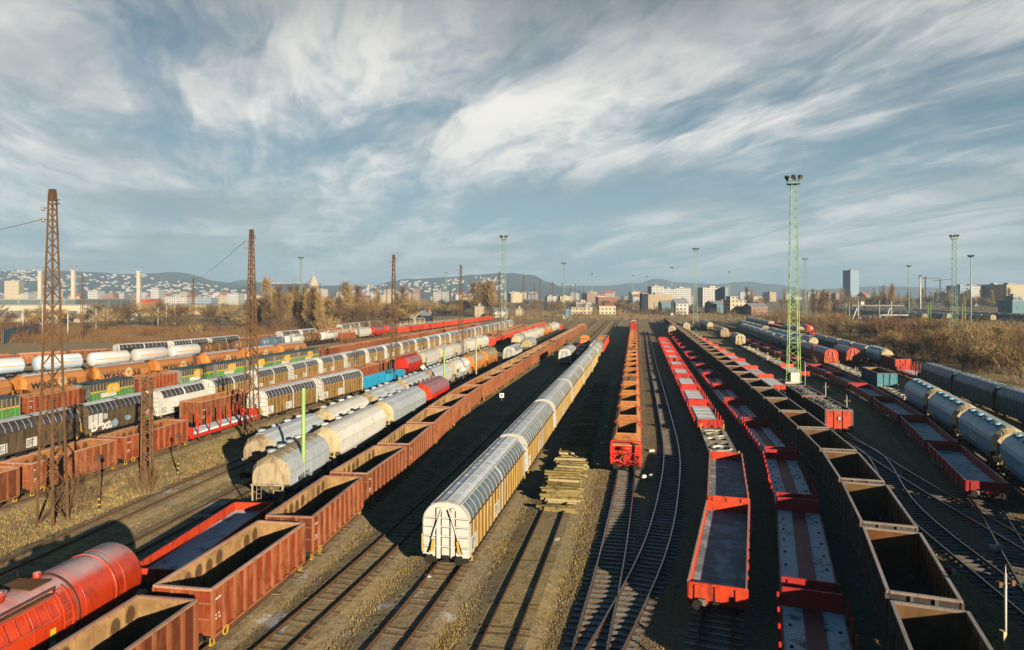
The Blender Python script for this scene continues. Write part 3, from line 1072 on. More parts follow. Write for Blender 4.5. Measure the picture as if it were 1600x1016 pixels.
def k_ore(name, L=9.5, W=2.65, h=3.4, plate=None, body=None, inn=None, lid=False, front=None):
    """self-discharging hopper with sloped shoulders round a square opening, brake gear on the near platform"""
    k = Kit('ore_hopper_wagon', 'hopper wagon', L)
    xa, xb = -L / 2 + 0.55 + 0.75, L / 2 - 0.55
    w, wi, zs = W / 2, W / 2 - 0.42, h - 0.75
    b = k.part('body')
    zb = 1.1
    for sg in (-1, 1):
        b.poly([(xa, sg * w, zb), (xb, sg * w, zb), (xb, sg * w, zs), (xa, sg * w, zs)][::-sg], body)
        b.poly([(xa + .02, sg * (w - .06), zb), (xb - .02, sg * (w - .06), zb), (xb - .02, sg * (w - .06), zs), (xa + .02, sg * (w - .06), zs)][::sg], inn)
        for i in range(8):
            x = xa + 0.1 + (xb - xa - 0.2) * i / 7
            b.box(x - 0.06, x + 0.06, *sorted((sg * w - sg * 0.003, sg * w + sg * 0.07)), zb, zs - 0.02, body)
    for x, q in ((xa, 1), (xb, -1)):
        b.poly([(x, -w, zb), (x, w, zb), (x, w, zs), (x, -w, zs)][::-q], body if not front else front)
        b.poly([(x + q * .06, -w + .06, zb), (x + q * .06, w - .06, zb), (x + q * .06, w - .06, zs), (x + q * .06, -w + .06, zs)][::q], inn)
    b.poly([(xa, -w, zb), (xb, -w, zb), (xb, w, zb), (xa, w, zb)], inn)
    hx = 1.5
    s = k.part('shoulder')
    ring0 = [(xa, -w, zs), (xb, -w, zs), (xb, w, zs), (xa, w, zs)]
    ring1 = [(xa + hx, -wi, h), (xb - 0.35, -wi, h), (xb - 0.35, wi, h), (xa + hx, wi, h)]
    for i in range(4):
        j = (i + 1) % 4
        s.poly([ring0[i], ring0[j], ring1[j], ring1[i]], plate)
        dn = lambda p: (p[0] * 0.995, p[1] * 0.97, p[2] - 0.06)
        s.poly([dn(ring0[j]), dn(ring0[i]), dn(ring1[i]), dn(ring1[j])], inn)
    s.path([ring1[0], ring1[1], ring1[2], ring1[3], ring1[0]], 0.1, plate)
    s.path([ring0[0], ring0[1], ring0[2], ring0[3], ring0[0]], 0.1, plate)
    if lid:
        l = k.part('cover')
        l.poly([(xa + hx, -wi, h + .06), (xb - .35, -wi, h + .06), (xb - .35, wi, h + .06), (xa + hx, wi, h + .06)], plate)
        l.box(xa + hx, xb - .35, -.08, .08, h + .065, h + .14, plate)
    else:
        p = k.part('inner_slope')
        p.poly([(xb - 0.4, -wi + .05, h - .1), (xb - 0.4, wi - .05, h - .1), (xb - 2.2, wi - .25, 1.3), (xb - 2.2, -wi + .25, 1.3)], inn)
        p.poly([(xa + 0.4, wi - .05, h - .8), (xa + 0.4, -wi + .05, h - .8), (xa + 1.9, -wi + .25, 1.3), (xa + 1.9, wi - .25, 1.3)], inn)
    f = k.part('platform_frame')
    x = -L / 2 + 0.6
    fm = front or red_orange
    for y in (-w + .08, w - .08):
        f.bar((x, y, 1.0), (x, y, h - .25), 0.14, fm)
        f.bar((x, y, h - .25), (xa, y, h - .7), 0.12, fm)
        f.bar((x, y, 1.7), (xa, y, 1.7), 0.08, fm)
    f.bar((x, -w + .08, h - .25), (x, w - .08, h - .25), 0.13, fm)
    f.bar((x, -w + .08, 2.1), (x, w - .08, 2.1), 0.06, fm)
    f.box(x - .05, xa, -w + .05, w - .05, 0.98, 1.05, fm)
    g = k.part('brake_cylinder')
    g.tube((x + .35, -0.45, 2.45), (x + .35, 0.55, 2.45), 0.17, fm, 12)
    g = k.part('brake_gear')
    r = random.Random(5)
    g.tube((x + .3, 0.0, 1.75), (x + .05, 0.0, 1.75), 0.22, fm, 12)
    for i in range(16):
        y, z = r.uniform(-.95, .95), r.uniform(1.1, 2.1)
        y2, z2 = y + r.uniform(-.5, .5), z + r.uniform(-.5, .4)
        g.bar((x + r.uniform(.05, .5), y, z), (x + r.uniform(.05, .5), y2, max(1.05, z2)), r.uniform(.04, .1), r.choice((fm, fm, dark, orange_plate)))
    c = k.part('chute')
    for i in (-1, 1):
        xm = (xa + xb) / 2 + i * 1.7
        t = [(xm - 1.4, -1.1, zb), (xm + 1.4, -1.1, zb), (xm + 1.4, 1.1, zb), (xm - 1.4, 1.1, zb)]
        u = [(xm - .5, -.8, .55), (xm + .5, -.8, .55), (xm + .5, .8, .55), (xm - .5, .8, .55)]
        for a in range(4):
            q = (a + 1) % 4
            c.poly([t[q], t[a], u[a], u[q]], body)
    gear(k, L, False, 1.0, frame=dark)
    return k


def k_slat(name, L=9.6):
    """high-sided car wagon: green lower band, yellow line, grey slats above, dark roof, pale badge"""
    k = Kit('slatted_wagon', 'slatted wagon', L)
    x0, x1, W = -L / 2 + .55, L / 2 - .55, 2.8
    for sg in (-1, 1):
        w = k.part('side_wall')
        y = sg * W / 2
        w.box(x0, x1, *sorted((y, y - sg * .06)), 1.0, 2.05, green_paint)
        w.box(x0, x1, *sorted((y + sg * .004, y - sg * .06)), 2.05, 2.25, yel)
        w.box(x0, x1, *sorted((y, y - sg * .06)), 2.25, 3.3, brown_side)
        for i in range(15):
            x = x0 + .05 + (x1 - x0 - .1) * i / 14
            w.box(x - .06, x + .06, *sorted((y - sg * .003, y + sg * .06)), 1.0, 3.3, grey_slat)
    for sx in (-1, 1):
        e = k.part('end_wall')
        x = sx * (L / 2 - .55)
        e.box(*sorted((x, x - sx * .06)), -W / 2 + .06, W / 2 - .06, 1.0, 3.3, grey_slat)
        for y in (-.9, -.3, .3, .9):
            e.box(*sorted((x, x + sx * .06)), y - .06, y + .06, 1.0, 3.28, grey_slat)
    r = k.part('roof')
    r.box(x0 - .05, x1 + .05, -W / 2 - .05, W / 2 + .05, 3.3, 3.38, deep_teal)
    r.box(x0, x1, -W / 2 + .4, W / 2 - .4, 3.38, 3.5, deep_teal)
    bd = k.part('badge')
    y = -W / 2 - .075
    bd.poly([(-1.2, y, 1.75), (1.2, y, 1.75), (1.2, y, 2.7), (.8, y, 3.05), (-.8, y, 3.05), (-1.2, y, 2.7)], yel)
    bd.poly([(-.8, y - .006, 2.1), (.8, y - .006, 2.1), (.8, y - .006, 2.55), (-.8, y - .006, 2.55)], cream)
    lp = k.part('lettering_panel')
    lp.poly([(-2.3, y + .002, 1.25), (.6, y + .002, 1.25), (.6, y + .002, 1.9), (-2.3, y + .002, 1.9)], dirty_white)
    gear(k, L, False, 1.0)
    return k


def k_engine(name, L=8.0, body=None, cab=None):
    k = Kit('shunting_engine', 'locomotive', L)
    b = k.part('bonnet')
    b.box(-L / 2 + .6, L * .12, -1.0, 1.0, 1.2, 2.6, body)
    b.box(L * .34, L / 2 - .6, -1.0, 1.0, 1.2, 2.5, body)
    c = k.part('cab')
    c.box(L * .12, L * .34, -1.35, 1.35, 1.2, 3.3, cab or body)
    ci = k.last()
    w = k.part('window', ci)
    w.box(L * .12 - .015, L * .12, -1.0, -.2, 2.65, 3.1, black_mark)
    w.box(L * .12 - .015, L * .12, .2, 1.0, 2.65, 3.1, black_mark)
    r = k.part('roof')
    r.lathe([(L * .12 - .1, 1.5), (L * .34 + .1, 1.5)], 0, 2.15, cab or body, 24)
    f = k.part('running_board')
    f.box(-L / 2 + .5, L / 2 - .5, -1.4, 1.4, 1.05, 1.19, dark)
    for y in (-.7, .7):
        l = k.part('headlight')
        l.tube((-L / 2 + .62, y, 1.9), (-L / 2 + .5, y, 1.9), .14, cream, 10)
    gear(k, L, False, 1.0)
    return k


# ------------------------------------------------------------------ the kinds of wagon
LG = 9.85
G_BROWN = [k_gondola('a', LG, sheet_a, inner_a, rib_a, rim_a, seed=1), k_gondola('b', LG, sheet_b, inner_a, rib_a, rim_a, seed=2), k_gondola('c', LG, sheet_c, inner_b, rib_a, rim_a, seed=3)]
G_RED = [k_gondola('d', LG, sheet_b, inner_b, rib_a, rim_a, seed=4), k_gondola('e', LG, sheet_c, inner_b, rib_a, rim_a, seed=5)]
G_DARK = [k_gondola('f', LG, sheet_d, inner_c, rib_d, rim_d, seed=6), k_gondola('g', LG, sheet_d, inner_e, rib_d, rim_d, seed=7), k_gondola('h', LG, sheet_d, inner_d, rib_d, rim_d, seed=8)]
G_TALL = k_gondola('i', 11.5, sheet_c, inner_b, rib_a, rim_a, h=3.55, seed=9)
G_BRIGHT = k_gondola('j', LG, red_orange, inner_b, red_orange, rim_a, seed=10)
G_SCRAP = k_gondola('k', 11.0, sheet_d, inner_d, rib_d, rim_d, h=3.2, load=scrap, seed=11, endmat=red_orange)
G_TEAL = k_gondola('l', 11.0, teal_body, inner_a, teal_body, rim_d, h=3.3, seed=12)
G_REDEND = k_gondola('m', 11.5, wine, inner_b, wine, rim_a, h=3.3, seed=13, endmat=red_orange)

C_MAIN = k_covered('main', 19.6, gold_side, cream_rib, alu_blue, roof_white, cream, dirty_white)
C_LEFT = k_covered('left', 13.2, gold_side, ochre_rib, alu_dark, roof_white, grey_white, dirty_white, nrib=8, hoopw=.035)
C_ROW = k_covered('row', 11.2, gold_side, ochre_rib, alu_dark, roof_white, grey_white, dirty_white, nrib=7, hoopw=.03, ribw=.03)
C_ROWB = k_covered('rowb', 11.2, brown_side, brown_side, alu_dark, roof_white, grey_white, brown_side, nrib=7, hoopw=.03, panel=dirty_white)
C_GRAF = k_covered('graf', 11.2, brown_side, brown_side, alu_dark, roof_white, grey_white, brown_side, nrib=7, hoopw=.03, white_bits=False)
gp_ = C_GRAF.part('lettering_panel')
gp_.box(-4.9, -2.9, -1.41, -1.37, 1.5, 2.95, dirty_white)
gp_.box(-2.8, -2.2, -1.41, -1.37, 2.2, 2.8, grey_white)
gp_ = C_GRAF.part('graffiti')
gp_.text('Dext.', 1.35, (-4.6, -1.425, 1.15), (1, 0, 0), (0, 0, 1), white_mark, 0.07)
gp_ = C_GRAF.part('graffiti')
pink_, aqua_ = plain('graffiti_pink', (0.55, 0.22, 0.38), .6), plain('graffiti_blue', (0.22, 0.32, 0.42), .6)
rg_ = random.Random(4)
for cx_, cz_, mt_, q_ in ((-1.2, 1.55, aqua_, .7), (.9, 1.75, aqua_, .5), (4.2, 1.75, green_paint, .85), (4.35, 1.75, pink_, .7)):
    gp_.poly([(cx_ + q_ * rg_.uniform(.7, 1.25) * math.cos(a), -1.42 - (.006 if mt_ is pink_ else 0), cz_ + .62 * q_ * rg_.uniform(.6, 1.2) * math.sin(a)) for a in [i * math.pi / 7 for i in range(14)]], mt_)
C_WHITE = k_covered('white', 11.2, dirty_white, dirty_white, alu_dark, roof_white, grey_white, dirty_white, nrib=6, capw=0.8, hoopw=.03)
C_WHITE.part('lettering').text('DUKE CR', 0.7, (-2.6, -1.39, 1.2), (1, 0, 0), (0, 0, 1), black_mark, 0.03)
C_GREEN = k_covered('green', 16.2, green_side, green_side, blue_roof, roof_white, blue_roof, green_side, nrib=9, white_bits=False)
C_BLUE = k_covered('blue', 13.0, green_side, blue_roof, blue_roof, roof_white, blue_roof, cream, nrib=6, white_bits=False, midhoop=False)
C_REDEND = k_covered('redend', 13.0, wine, wine, blue_roof, blue_roof, wine, red_orange, nrib=6, white_bits=False, midhoop=False)
C_DARK = k_covered('dark', 14.0, dark, dark, alu_dark, roof_white, dirty_white, dirty_white, nrib=6, midhoop=True, white_bits=False)

LH = 15.0
LB = 12.5
H_CREAM = k_hopper('cream', LB, dirty_white, grey_white, weathered, roof_white)
H_WEATHER = k_hopper('weather', 10.6, grey_white, grey_white, weathered, weathered, bands=True, text=('MAEGO', 0.62, -2.6, 1.98, black_mark))
H_WHITE = k_hopper('white', LH, dirty_white, dirty_white, cream, dirty_white)
H_GREYB = k_hopper('greyb', LB, grey_white, grey_white, cream, roof_white, bands=True)
H_WHITEB = k_hopper('whiteb', LB, dirty_white, dirty_white, cream, dirty_white)
H_GREY = k_hopper('grey', LH, grey_white, grey_white, cream, roof_white, bands=True)
H_PURPLE = k_hopper('purple', 11.5, red, purple, red_orange, purple)
H_ORANGE = k_hopper('orange', 12.5, orange_body, weathered, orange_body, weathered)
H_RED = k_hopper('red', 11.0, red, purple, red, red_dull)
H_CREAM2 = k_hopper('cream2', 12.5, cream, grey_white, cream, dirty_white)
H_WAS = k_hopper('was', 13.0, orange_brown, orange_brown, orange_body, roof_white)
t_ = H_WAS.part('lettering')
t_.text('wasc', 2.25, (-4.6, -1.475, 2.08), (1, 0, 0), (0, 0, 1), black_mark, 0.045)
xe_ = max(v[0] for v in t_.v)
t_.text('sa', 2.25, (xe_ + 1.75, -1.475, 2.08), (1, 0, 0), (0, 0, 1), black_mark, 0.045)
t_ = H_WAS.part('emblem')
for rr, mt, q in ((0.78, cream, .026), (0.32, orange_brown, .034)):
    t_.poly([(xe_ + 0.9 + rr * math.cos(a), -1.45 - q, 2.72 + rr * math.sin(a)) for a in [i * math.pi / 8 for i in range(16)]], mt)
H_BLUE = k_hopper('blue', 13.2, blue_body, blue_body, cream, dirty_white, side=1, h=4.3, W=3.0)
H_BLUET = k_hopper('bluet', 13.2, blue_body, blue_body, cream, dirty_white, side=1, h=4.3, W=3.0, text=('Gruit', 1.1, 1.2, 2.1, white_mark))
H_BLUEK = k_hopper('bluek', 13.2, blue_body, blue_body, cream, dirty_white, side=1, h=4.3, W=3.0)
for i_ in range(4):
    H_BLUEK.part('lettering').box(-4.6 + i_ * .42, -4.6 + i_ * .42 + .3, 1.5, 1.512, 2.5 + .05 * (i_ % 2), 2.85, black_mark)
H_STEEL = k_hopper('steel', 12.5, blue_roof, blue_roof, cream, blue_roof)

T_ORANGE = k_tank('orange', 15.0, orange_tank, r=1.5, zc=2.8, bands=2, gap=0.6, fit=True)
T_WHITE = k_tank('white', 10.2, gas_white, bands=0, line=orange_line, top_gear=False)
T_PALE = k_tank('pale', 10.2, gas_blue, bands=0, line=orange_line, top_gear=False, shade=gas_white)
T_BLUETOP = k_tank('bluetop', 10.2, gas_blue, bands=0, line=orange_line, top_gear=False, shade=blue_bright)
T_BROWN = k_tank('brown', 10.5, brown_tank, bands=3, band_mat=orange_line, r=1.3)
T_STEEL = k_tank('steel', 11.0, blue_tank, bands=3, band_mat=grey_white, r=1.3)
T_CREAM = k_tank('cream', 10.5, dirty_white, bands=2, band_mat=brown_tank, r=1.35)

F_LOW = k_flat('low', 15.4, red_orange, deck_grey, 0.62, 0.62, walltop=rim_a)
F_LOWL = k_flat('lowleft', 12.6, red_orange, deck_blue, 0.5, 0.5)
F_WHITE = k_flat('white', 15.4, red, deck_snow, 0.1, 0.75, stakes=(red, 6), sides=False, load=(deck_snow, 5), stake_h=0.7)
F_STRIP = k_flat('strip', 15.4, wine, deck_blue, 0.2, 0.85, strip=strip_red, endtop=red_dull, sides=False)  # red wagons; their shade is put into the wine and dull red
F_STRIPS = k_flat('strips', 15.4, wine, deck_blue, 0.2, 0.85, strip=strip_red, endtop=red_dull, sides=False, stakes=(red, 9), stake_h=0.8)
F_DIRTY = k_flat('dirty', 15.4, wine, deck_blue, 0.62, 0.62, walltop=purple, endtop=red_dull)
F_REDW = k_flat('redw', 15.2, red_orange, deck_snow, 0.1, 0.55, sides=False)
F_STAKE = k_flat('stake', 13.5, red, deck_snow, 0.1, 0.8, sides=False, stakes=(red, 7), stake_h=1.7, load=(deck_snow, 6))
F_GREY = k_flat('grey', 12.5, grey_slat, skel, 0.1, 0.2, sides=False, stakes=(dirty_white, 8), stake_h=1.6)
F_BLUE = k_flat('blue', 9.0, blue_bright, deck_grey, 0.9, 0.95)
F_BROWN = k_flat('brown', 13.0, wine, deck_grey, 0.15, 0.3, sides=False)
S_GREY = k_skeleton('grey', 14.5, skel)
O_OPEN = k_ore('open', 9.5, plate=orange_plate, body=red_orange, inn=inner_b, front=red)
O_LID = k_ore('lid', 9.5, plate=orange_plate, body=red_orange, inn=inner_b, lid=True)
O_RED = k_ore('red', 9.5, plate=red_orange, body=red, inn=red_dull, front=red)
K_SLAT = k_slat('slat')
E_ORANGE = k_engine('orange', 8.5, orange_body)
E_WHITE = k_engine('white', 9.0, red, dirty_white)
# ------------------------------------------------------------------ tracks
def UL(*a):
    return [U(u, y) for u, y in a]


tr = {}
tr['gl'] = Track([P(278.5, 921.5, 3.1), P(445, 811, 3.1), P(545, 738, 3.1), P(613, 694, 3.1), P(692, 632, 3.1), P(743, 598, 3.1), P(915, 504, 3.1)], 14, 420)
tr['wt'] = Track(UL((-11.4, 25), (-10.8, 40), (-10.3, 85), (-9.6, 150), (-9.6, 300)), 14, 420)
tr['mid'] = Track(UL((-16.4, 25), (-15.6, 45), (-15.4, 90), (-15.2, 300)), 14, 420)
tr['t2'] = Track(UL((-24.5, 25), (-24.7, 32), (-25.5, 42), (-26.9, 53), (-27.8, 70), (-28.2, 103), (-28.7, 156), (-28.7, 300)), 14, 400)
tr['b'] = Track(UL((-31.0, 35), (-31.6, 57), (-32.5, 105), (-32.2, 150), (-32.2, 180)), 20, 190)
tr['a'] = Track(UL((-36.6, 40), (-37.2, 60), (-36.8, 75), (-36.8, 120), (-34.6, 200), (-33.5, 340)), 20, 380)
tr['r1'] = Track(UL((-47.6, 40), (-47.6, 75), (-46.8, 90), (-44.4, 115), (-44.0, 160), (-43.0, 350)), 25, 400)
tr['r2'] = Track(UL((-52.3, 70), (-51.9, 80), (-50.9, 100), (-49.2, 133), (-48.6, 330)), 35, 380)
tr['r3'] = Track(UL((-60.4, 40), (-60.2, 140), (-59.0, 330)), 35, 400)
tr['r4'] = Track(UL((-78.2, 70), (-78.0, 90), (-77.4, 125), (-75.8, 158), (-74, 205), (-72, 335)), 55, 400)
tr['r5'] = Track(UL((-90.5, 75), (-90, 99), (-89, 115), (-87, 137), (-84.5, 169), (-82, 230)), 60, 280)
tr['r6'] = Track([P(49, 559, 4), P(130, 553.5, 4), P(201, 547.6, 4), P(316, 537, 4), P(440, 526, 4), P(505, 519, 4), P(600, 510, 4), P(760, 492, 4)], 95, 450)
tr['stk'] = Track([P(500, 524, 1.5), P(600, 513, 1.5), P(760, 498, 1.5)], 200, 440)
tr['r7'] = Track([P(45, 549, 3.5), P(110, 545.6, 3.5), P(255, 537, 3.5), P(400, 523.5, 3.5)], 120, 260)
tr['r8'] = Track([P(430, 519, 4), P(485, 514, 4), P(570, 503, 4), P(700, 494, 4)], 200, 420)
tr['c'] = Track(UL((-1.95, 31), (-1.3, 42), (-0.75, 60), (-0.65, 90), (-0.5, 200)), 14, 460)
tr['cv'] = Track(UL((-2.6, 26), (-1.15, 31), (1.2, 42), (2.5, 52), (3.7, 67), (4.0, 85), (4.3, 160), (5.0, 250)), 22, 300)
tr['old'] = Track(UL((-6.2, 30), (-5.9, 48), (-5.7, 100), (-5.6, 180)), 14, 190)
tr['f1'] = Track([P(1122, 920, 1.22), P(1137, 783, 1.22), P(1129, 702, 1.22), P(1103, 655, 1.22), P(1030, 520, 1.22)], 16, 330)
tr['f2'] = Track([P(1265, 927, 1.22), P(1246, 799, 1.22), P(1210, 701, 1.22), P(1169, 656, 1.22), P(1040, 510, 1.22)], 12, 420)
tr['g3'] = Track([P(1443, 929, 3.1), P(1378, 800, 3.1), P(1331, 728.5, 3.1), P(1290, 683, 3.1), P(1170, 589, 3.1), P(1035, 492, 3.1)], 12, 440)
tr['f4'] = Track([P(1600, 947), P(1418, 795), P(1363, 710), P(1310, 641, 3.1), P(1197, 591, 1.22), P(1088, 525, 1.22)], 18, 420)
tr['f4b'] = Track(UL((25.6, 28), (25.0, 40), (24.0, 55), (23.6, 72), (23.5, 85)), 18, 90)
tr['f5'] = Track([P(1570, 840), P(1541, 755, 1.8), P(1472, 692, 1.8), P(1421, 648, 1.8), P(1336, 597, 1.8), P(1266, 567, 1.8), P(1175, 533, 1.8)], 25, 420)
tr['h6'] = Track(UL((24.0, 16), (25.8, 26), (27.6, 36), (30.0, 46)) + [P(1600, 681, 4.25), P(1428, 591, 4.25), P(1377, 592, 2.0), P(1297, 560, 2.0)] + UL((44.0, 200), (46.5, 330)), 30, 420)
tr['h7'] = Track([P(1600, 611, 4.1), P(1443, 564, 4.1)] + UL((55, 160), (56.5, 222), (57, 400)), 40, 420)
tr['k'] = Track(UL((31, 120), (31.6, 150), (32.2, 208), (33, 310)), 110, 400)
tr['m'] = Track(UL((49.0, 150), (50.5, 230), (51, 400)), 130, 420)
tr['n'] = Track(UL((62, 200), (62.5, 400)), 190, 420)
tr['o'] = Track(UL((67.5, 240), (68, 400)), 230, 420)
for i, u in enumerate((186, 202, 214, 228, 243)):
    tr[f'd{i}'] = Track(UL((u, 380), (u, 800)), 370, 820)

# ------------------------------------------------------------------ trains
BRN = 'brown row alongside the white train'
train(tr['gl'], 19.9, [(G_BROWN, 'rusty brown open wagon', 30)], BRN, 'open wagons in the long brown row')
train(tr['wt'], 38.6, [(C_MAIN, 'cream and ochre covered wagon', 6), (H_CREAM2, 'pale rounded hopper wagon', 2), (G_BRIGHT, 'orange-red open wagon', 4)], 'long white centre train', 'wagons of the long white train')
train(tr['mid'], 150, [(C_DARK, 'dark covered wagon with white hoops', 1), 3.0, (F_BROWN, 'brown empty flat wagon', 3), (E_ORANGE, 'small orange shunting engine', 1)], 'white train\'s shadowed track', 'vehicles in the white train\'s shadow')
train(tr['t2'], 18.6, [(T_ORANGE, 'glossy orange tank wagon with frosty top', 1), 1.4, (F_LOWL, 'empty orange-walled flat wagon', 1), 1.2, (H_WEATHER, 'weathered grey hopper with graffiti', 1), (H_WHITE, 'dirty white rounded hopper', 1), (H_GREY, 'grey-white ribbed hopper', 1), (H_PURPLE, 'red hopper with faded purple roof', 1)], 'row left of the brown wagons', 'wagons next to the brown row')
train(tr['t2'], 156, [(C_WHITE, 'pale covered wagon', 1), (F_BROWN, 'empty dark flat wagon', 1), (H_CREAM2, 'short cream hopper', 1)], 'row left of the brown wagons', 'wagons next to the brown row', first=7)
train(tr['b'], 56.3, [([H_CREAM, H_WHITEB, H_GREYB], 'pale hopper with cream ends', 6), (H_ORANGE, 'orange hopper with rusty roof', 2)], 'hopper row behind the grey hopper', 'pale hoppers in the second row')
train(tr['a'], 198, [(H_CREAM2, 'cream hopper', 1), (H_WHITEB, 'white hopper', 3), (H_ORANGE, 'rusty orange hopper', 2), (H_WHITEB, 'white hopper', 2), (G_BRIGHT, 'orange-red open wagon', 1)], 'far hopper row by the brown wagons', 'far hoppers by the brown row')
train(tr['r1'], 32.6, [(G_RED, 'rust-red open wagon', 4), (F_STAKE, 'red stake wagon with white load', 1), (C_LEFT, 'ochre covered wagon with white ends', 2), (F_BLUE, 'bright blue low open wagon', 2), (H_RED, 'red hopper with purple roof', 1), (H_WHITEB, 'white rounded hopper', 5), (G_BRIGHT, 'orange-red open wagon', 13)], 'row passing behind the lattice masts', 'wagons in the row behind the masts')
train(tr['r2'], 79.3, [(G_TALL, 'high rusty open wagon', 1), (G_RED, 'rusty open wagon', 22)], 'row behind the ochre covered pair', 'rusty wagons behind the ochre pair')
train(tr['r3'], 51.2, [(C_ROWB, 'grimy brown covered wagon', 2), (C_GRAF, 'grimy covered wagon with graffiti', 1), (C_WHITE, 'white covered wagon with dark roof', 1), (C_ROW, 'ochre covered wagon with dark roof', 21)], 'long dark-roofed covered row', 'covered wagons with dark roofs')
train(tr['r4'], 86 - 19.2, [(G_RED, 'rusty open wagon', 1), (K_SLAT, 'green and yellow slatted wagon', 1), (G_RED, 'rusty open wagon', 1), (K_SLAT, 'green and yellow slatted wagon', 1), (G_RED, 'rusty open wagon', 1), (K_SLAT, 'green and yellow slatted wagon', 5), (G_RED, 'rusty open wagon', 16)], 'row with green slatted wagons', 'wagons in the green slatted row')
train(tr['r5'], 73, [(H_WAS, 'lettered orange hopper with white roof', 8)], 'row with big black lettering', 'orange lettered hoppers')
train(tr['r6'], 113, [(T_BLUETOP, 'pale gas tank wagon with blue sunshade', 1), (T_PALE, 'pale blue gas tank wagon', 2), (T_WHITE, 'white gas tank wagon with orange line', 3), (T_BROWN, 'brown tank wagon', 2), (T_STEEL, 'blue-grey tank wagon', 1), (T_CREAM, 'cream tank wagon', 1), (T_BROWN, 'brown tank wagon', 1), (T_CREAM, 'cream tank wagon', 1), (G_RED, 'rusty open wagon', 1), (H_WHITEB, 'white hopper', 1), (H_PURPLE, 'red and purple hopper', 2), (G_BRIGHT, 'red open wagon', 16)], 'white gas tank row', 'wagons in the gas tank row')
train(tr['stk'], 228, [(F_GREY, 'grey flat wagon with white stakes', 15)], 'pale stake wagon row', 'stake wagons by the woods')
train(tr['r7'], 142, [(G_RED, 'rusty open wagon', 3), (C_DARK, 'dark covered wagon', 3), (G_RED, 'rusty open wagon', 2)], 'row beyond the white gas tanks', 'wagons beyond the gas tanks')
train(tr['r8'], 222, [(C_ROW, 'grey-roofed covered wagon', 2), (G_RED, 'rusty open wagon', 3), (C_ROW, 'grey-roofed covered wagon', 8)], 'farthest row along the bare wood', 'wagons along the bare wood')
train(tr['c'], 59.3, [(O_OPEN, 'open orange ore hopper', 4), (O_LID, 'lidded orange ore hopper', 1), (O_OPEN, 'open orange ore hopper', 5), (O_LID, 'lidded orange ore hopper', 1), (O_OPEN, 'open orange ore hopper', 9), (O_RED, 'red ore hopper', 9), (E_WHITE, 'red engine with white cab', 1)], 'orange hopper train by the timber', 'ore hoppers of the orange train')
train(tr['f1'], 32.6, [(F_LOW, 'empty low-sided orange flat wagon', 2), (S_GREY, 'grey skeleton wagon with rings', 1), (F_WHITE, 'red flat wagon with white load', 10)], 'red row by the curved track', 'red flat wagons in the sunlit row')
train(tr['f2'], 18.2, [([F_STRIPS, F_STRIP, F_STRIP], 'shaded red flat with frosted deck', 16), (C_BLUE, 'covered wagon with blue roof', 1)], 'row shaded by the dark open wagons', 'shaded flats with frosted decks')
train(tr['g3'], 19.6, [(G_DARK, 'dark grey empty open wagon', 38)], 'long dark open row', 'dark open wagons in the long row')
train(tr['f4'], 75.6, [(G_SCRAP, 'orange-ended open wagon of scrap', 2)], 'track below the green tower', 'scrap wagons below the tower')
train(tr['f4'], 107, [(F_REDW, 'orange flat with white deck', 8), (S_GREY, 'grey skeleton wagon', 4)], 'row beside the dark open wagons', 'white-decked flats beside the dark row')
train(tr['f4'], 288, [(C_BLUE, 'covered wagon with cream end', 1), (G_DARK, 'dark open wagon', 3)], 'row beside the dark open wagons', 'white-decked flats beside the dark row', first=13)
train(tr['f5'], 51.0, [(F_DIRTY, 'wine-red low-sided flat wagon', 12), (F_REDW, 'red flat wagon', 3)], 'wine-red row past the green tower', 'wine-red low-sided flats')
train(tr['h6'], 17.8, [(H_BLUE, 'unseen blue hopper past the frame edge', 1), 2.6, (H_BLUE, 'unseen blue hopper past the frame edge', 1)], 'blue hopper row', 'wagons in the blue hopper row')  # unseen wagons, added for the shadow they throw on the near tracks
train(tr['h6'], 46.6, [(H_BLUEK, 'light blue hopper with dark mark', 1), (H_BLUET, 'blue hopper with white lettering', 1), (H_BLUE, 'blue hopper with cream ends', 2), (S_GREY, 'snowy skeleton wagon', 1), (G_TEAL, 'teal empty open wagon', 1), (S_GREY, 'snowy skeleton wagon', 2), (C_REDEND, 'covered wagon with orange-red end', 2), (H_STEEL, 'steel blue hopper', 3), (C_BLUE, 'blue-roofed covered wagon', 6)], 'blue hopper row', 'wagons in the blue hopper row', first=3)
train(tr['h7'], 58.2, [(C_GREEN, 'dark blue-green covered wagon', 4), 1.0, (F_STAKE, 'pink and white stake wagon', 1), (G_REDEND, 'open wagon with orange-red end', 1), (H_BLUE, 'blue hopper with cream top', 1), (C_BLUE, 'dark blue covered wagon', 4), (G_DARK, 'dark open wagon', 4)], 'row along the brown thicket', 'wagons along the thicket')
train(tr['k'], 126, [(F_REDW, 'orange-red flat with white deck', 1), (S_GREY, 'snowy skeleton wagon', 4), 8, (C_BLUE, 'blue-roofed wagon with cream end', 1), 26, (C_BLUE, 'blue-roofed wagon with cream end', 1), 40, (H_STEEL, 'steel blue hopper', 3)], 'row ending at the green tower', 'wagons ending at the tower')
train(tr['m'], 152, [(C_REDEND, 'covered wagon with brown end', 1), 25, (H_STEEL, 'steel blue hopper', 2), (C_BLUE, 'blue-roofed covered wagon', 3), (G_BRIGHT, 'red open wagon', 1), (C_BLUE, 'blue-roofed covered wagon', 5)], 'row beyond the blue hoppers', 'wagons beyond the blue hoppers')
train(tr['n'], 235, [(G_BRIGHT, 'red open wagon', 2), (C_BLUE, 'blue-roofed covered wagon', 2), (G_BRIGHT, 'red open wagon', 3), (C_BLUE, 'blue-roofed covered wagon', 5)], 'row near the thicket edge', 'wagons near the thicket edge')
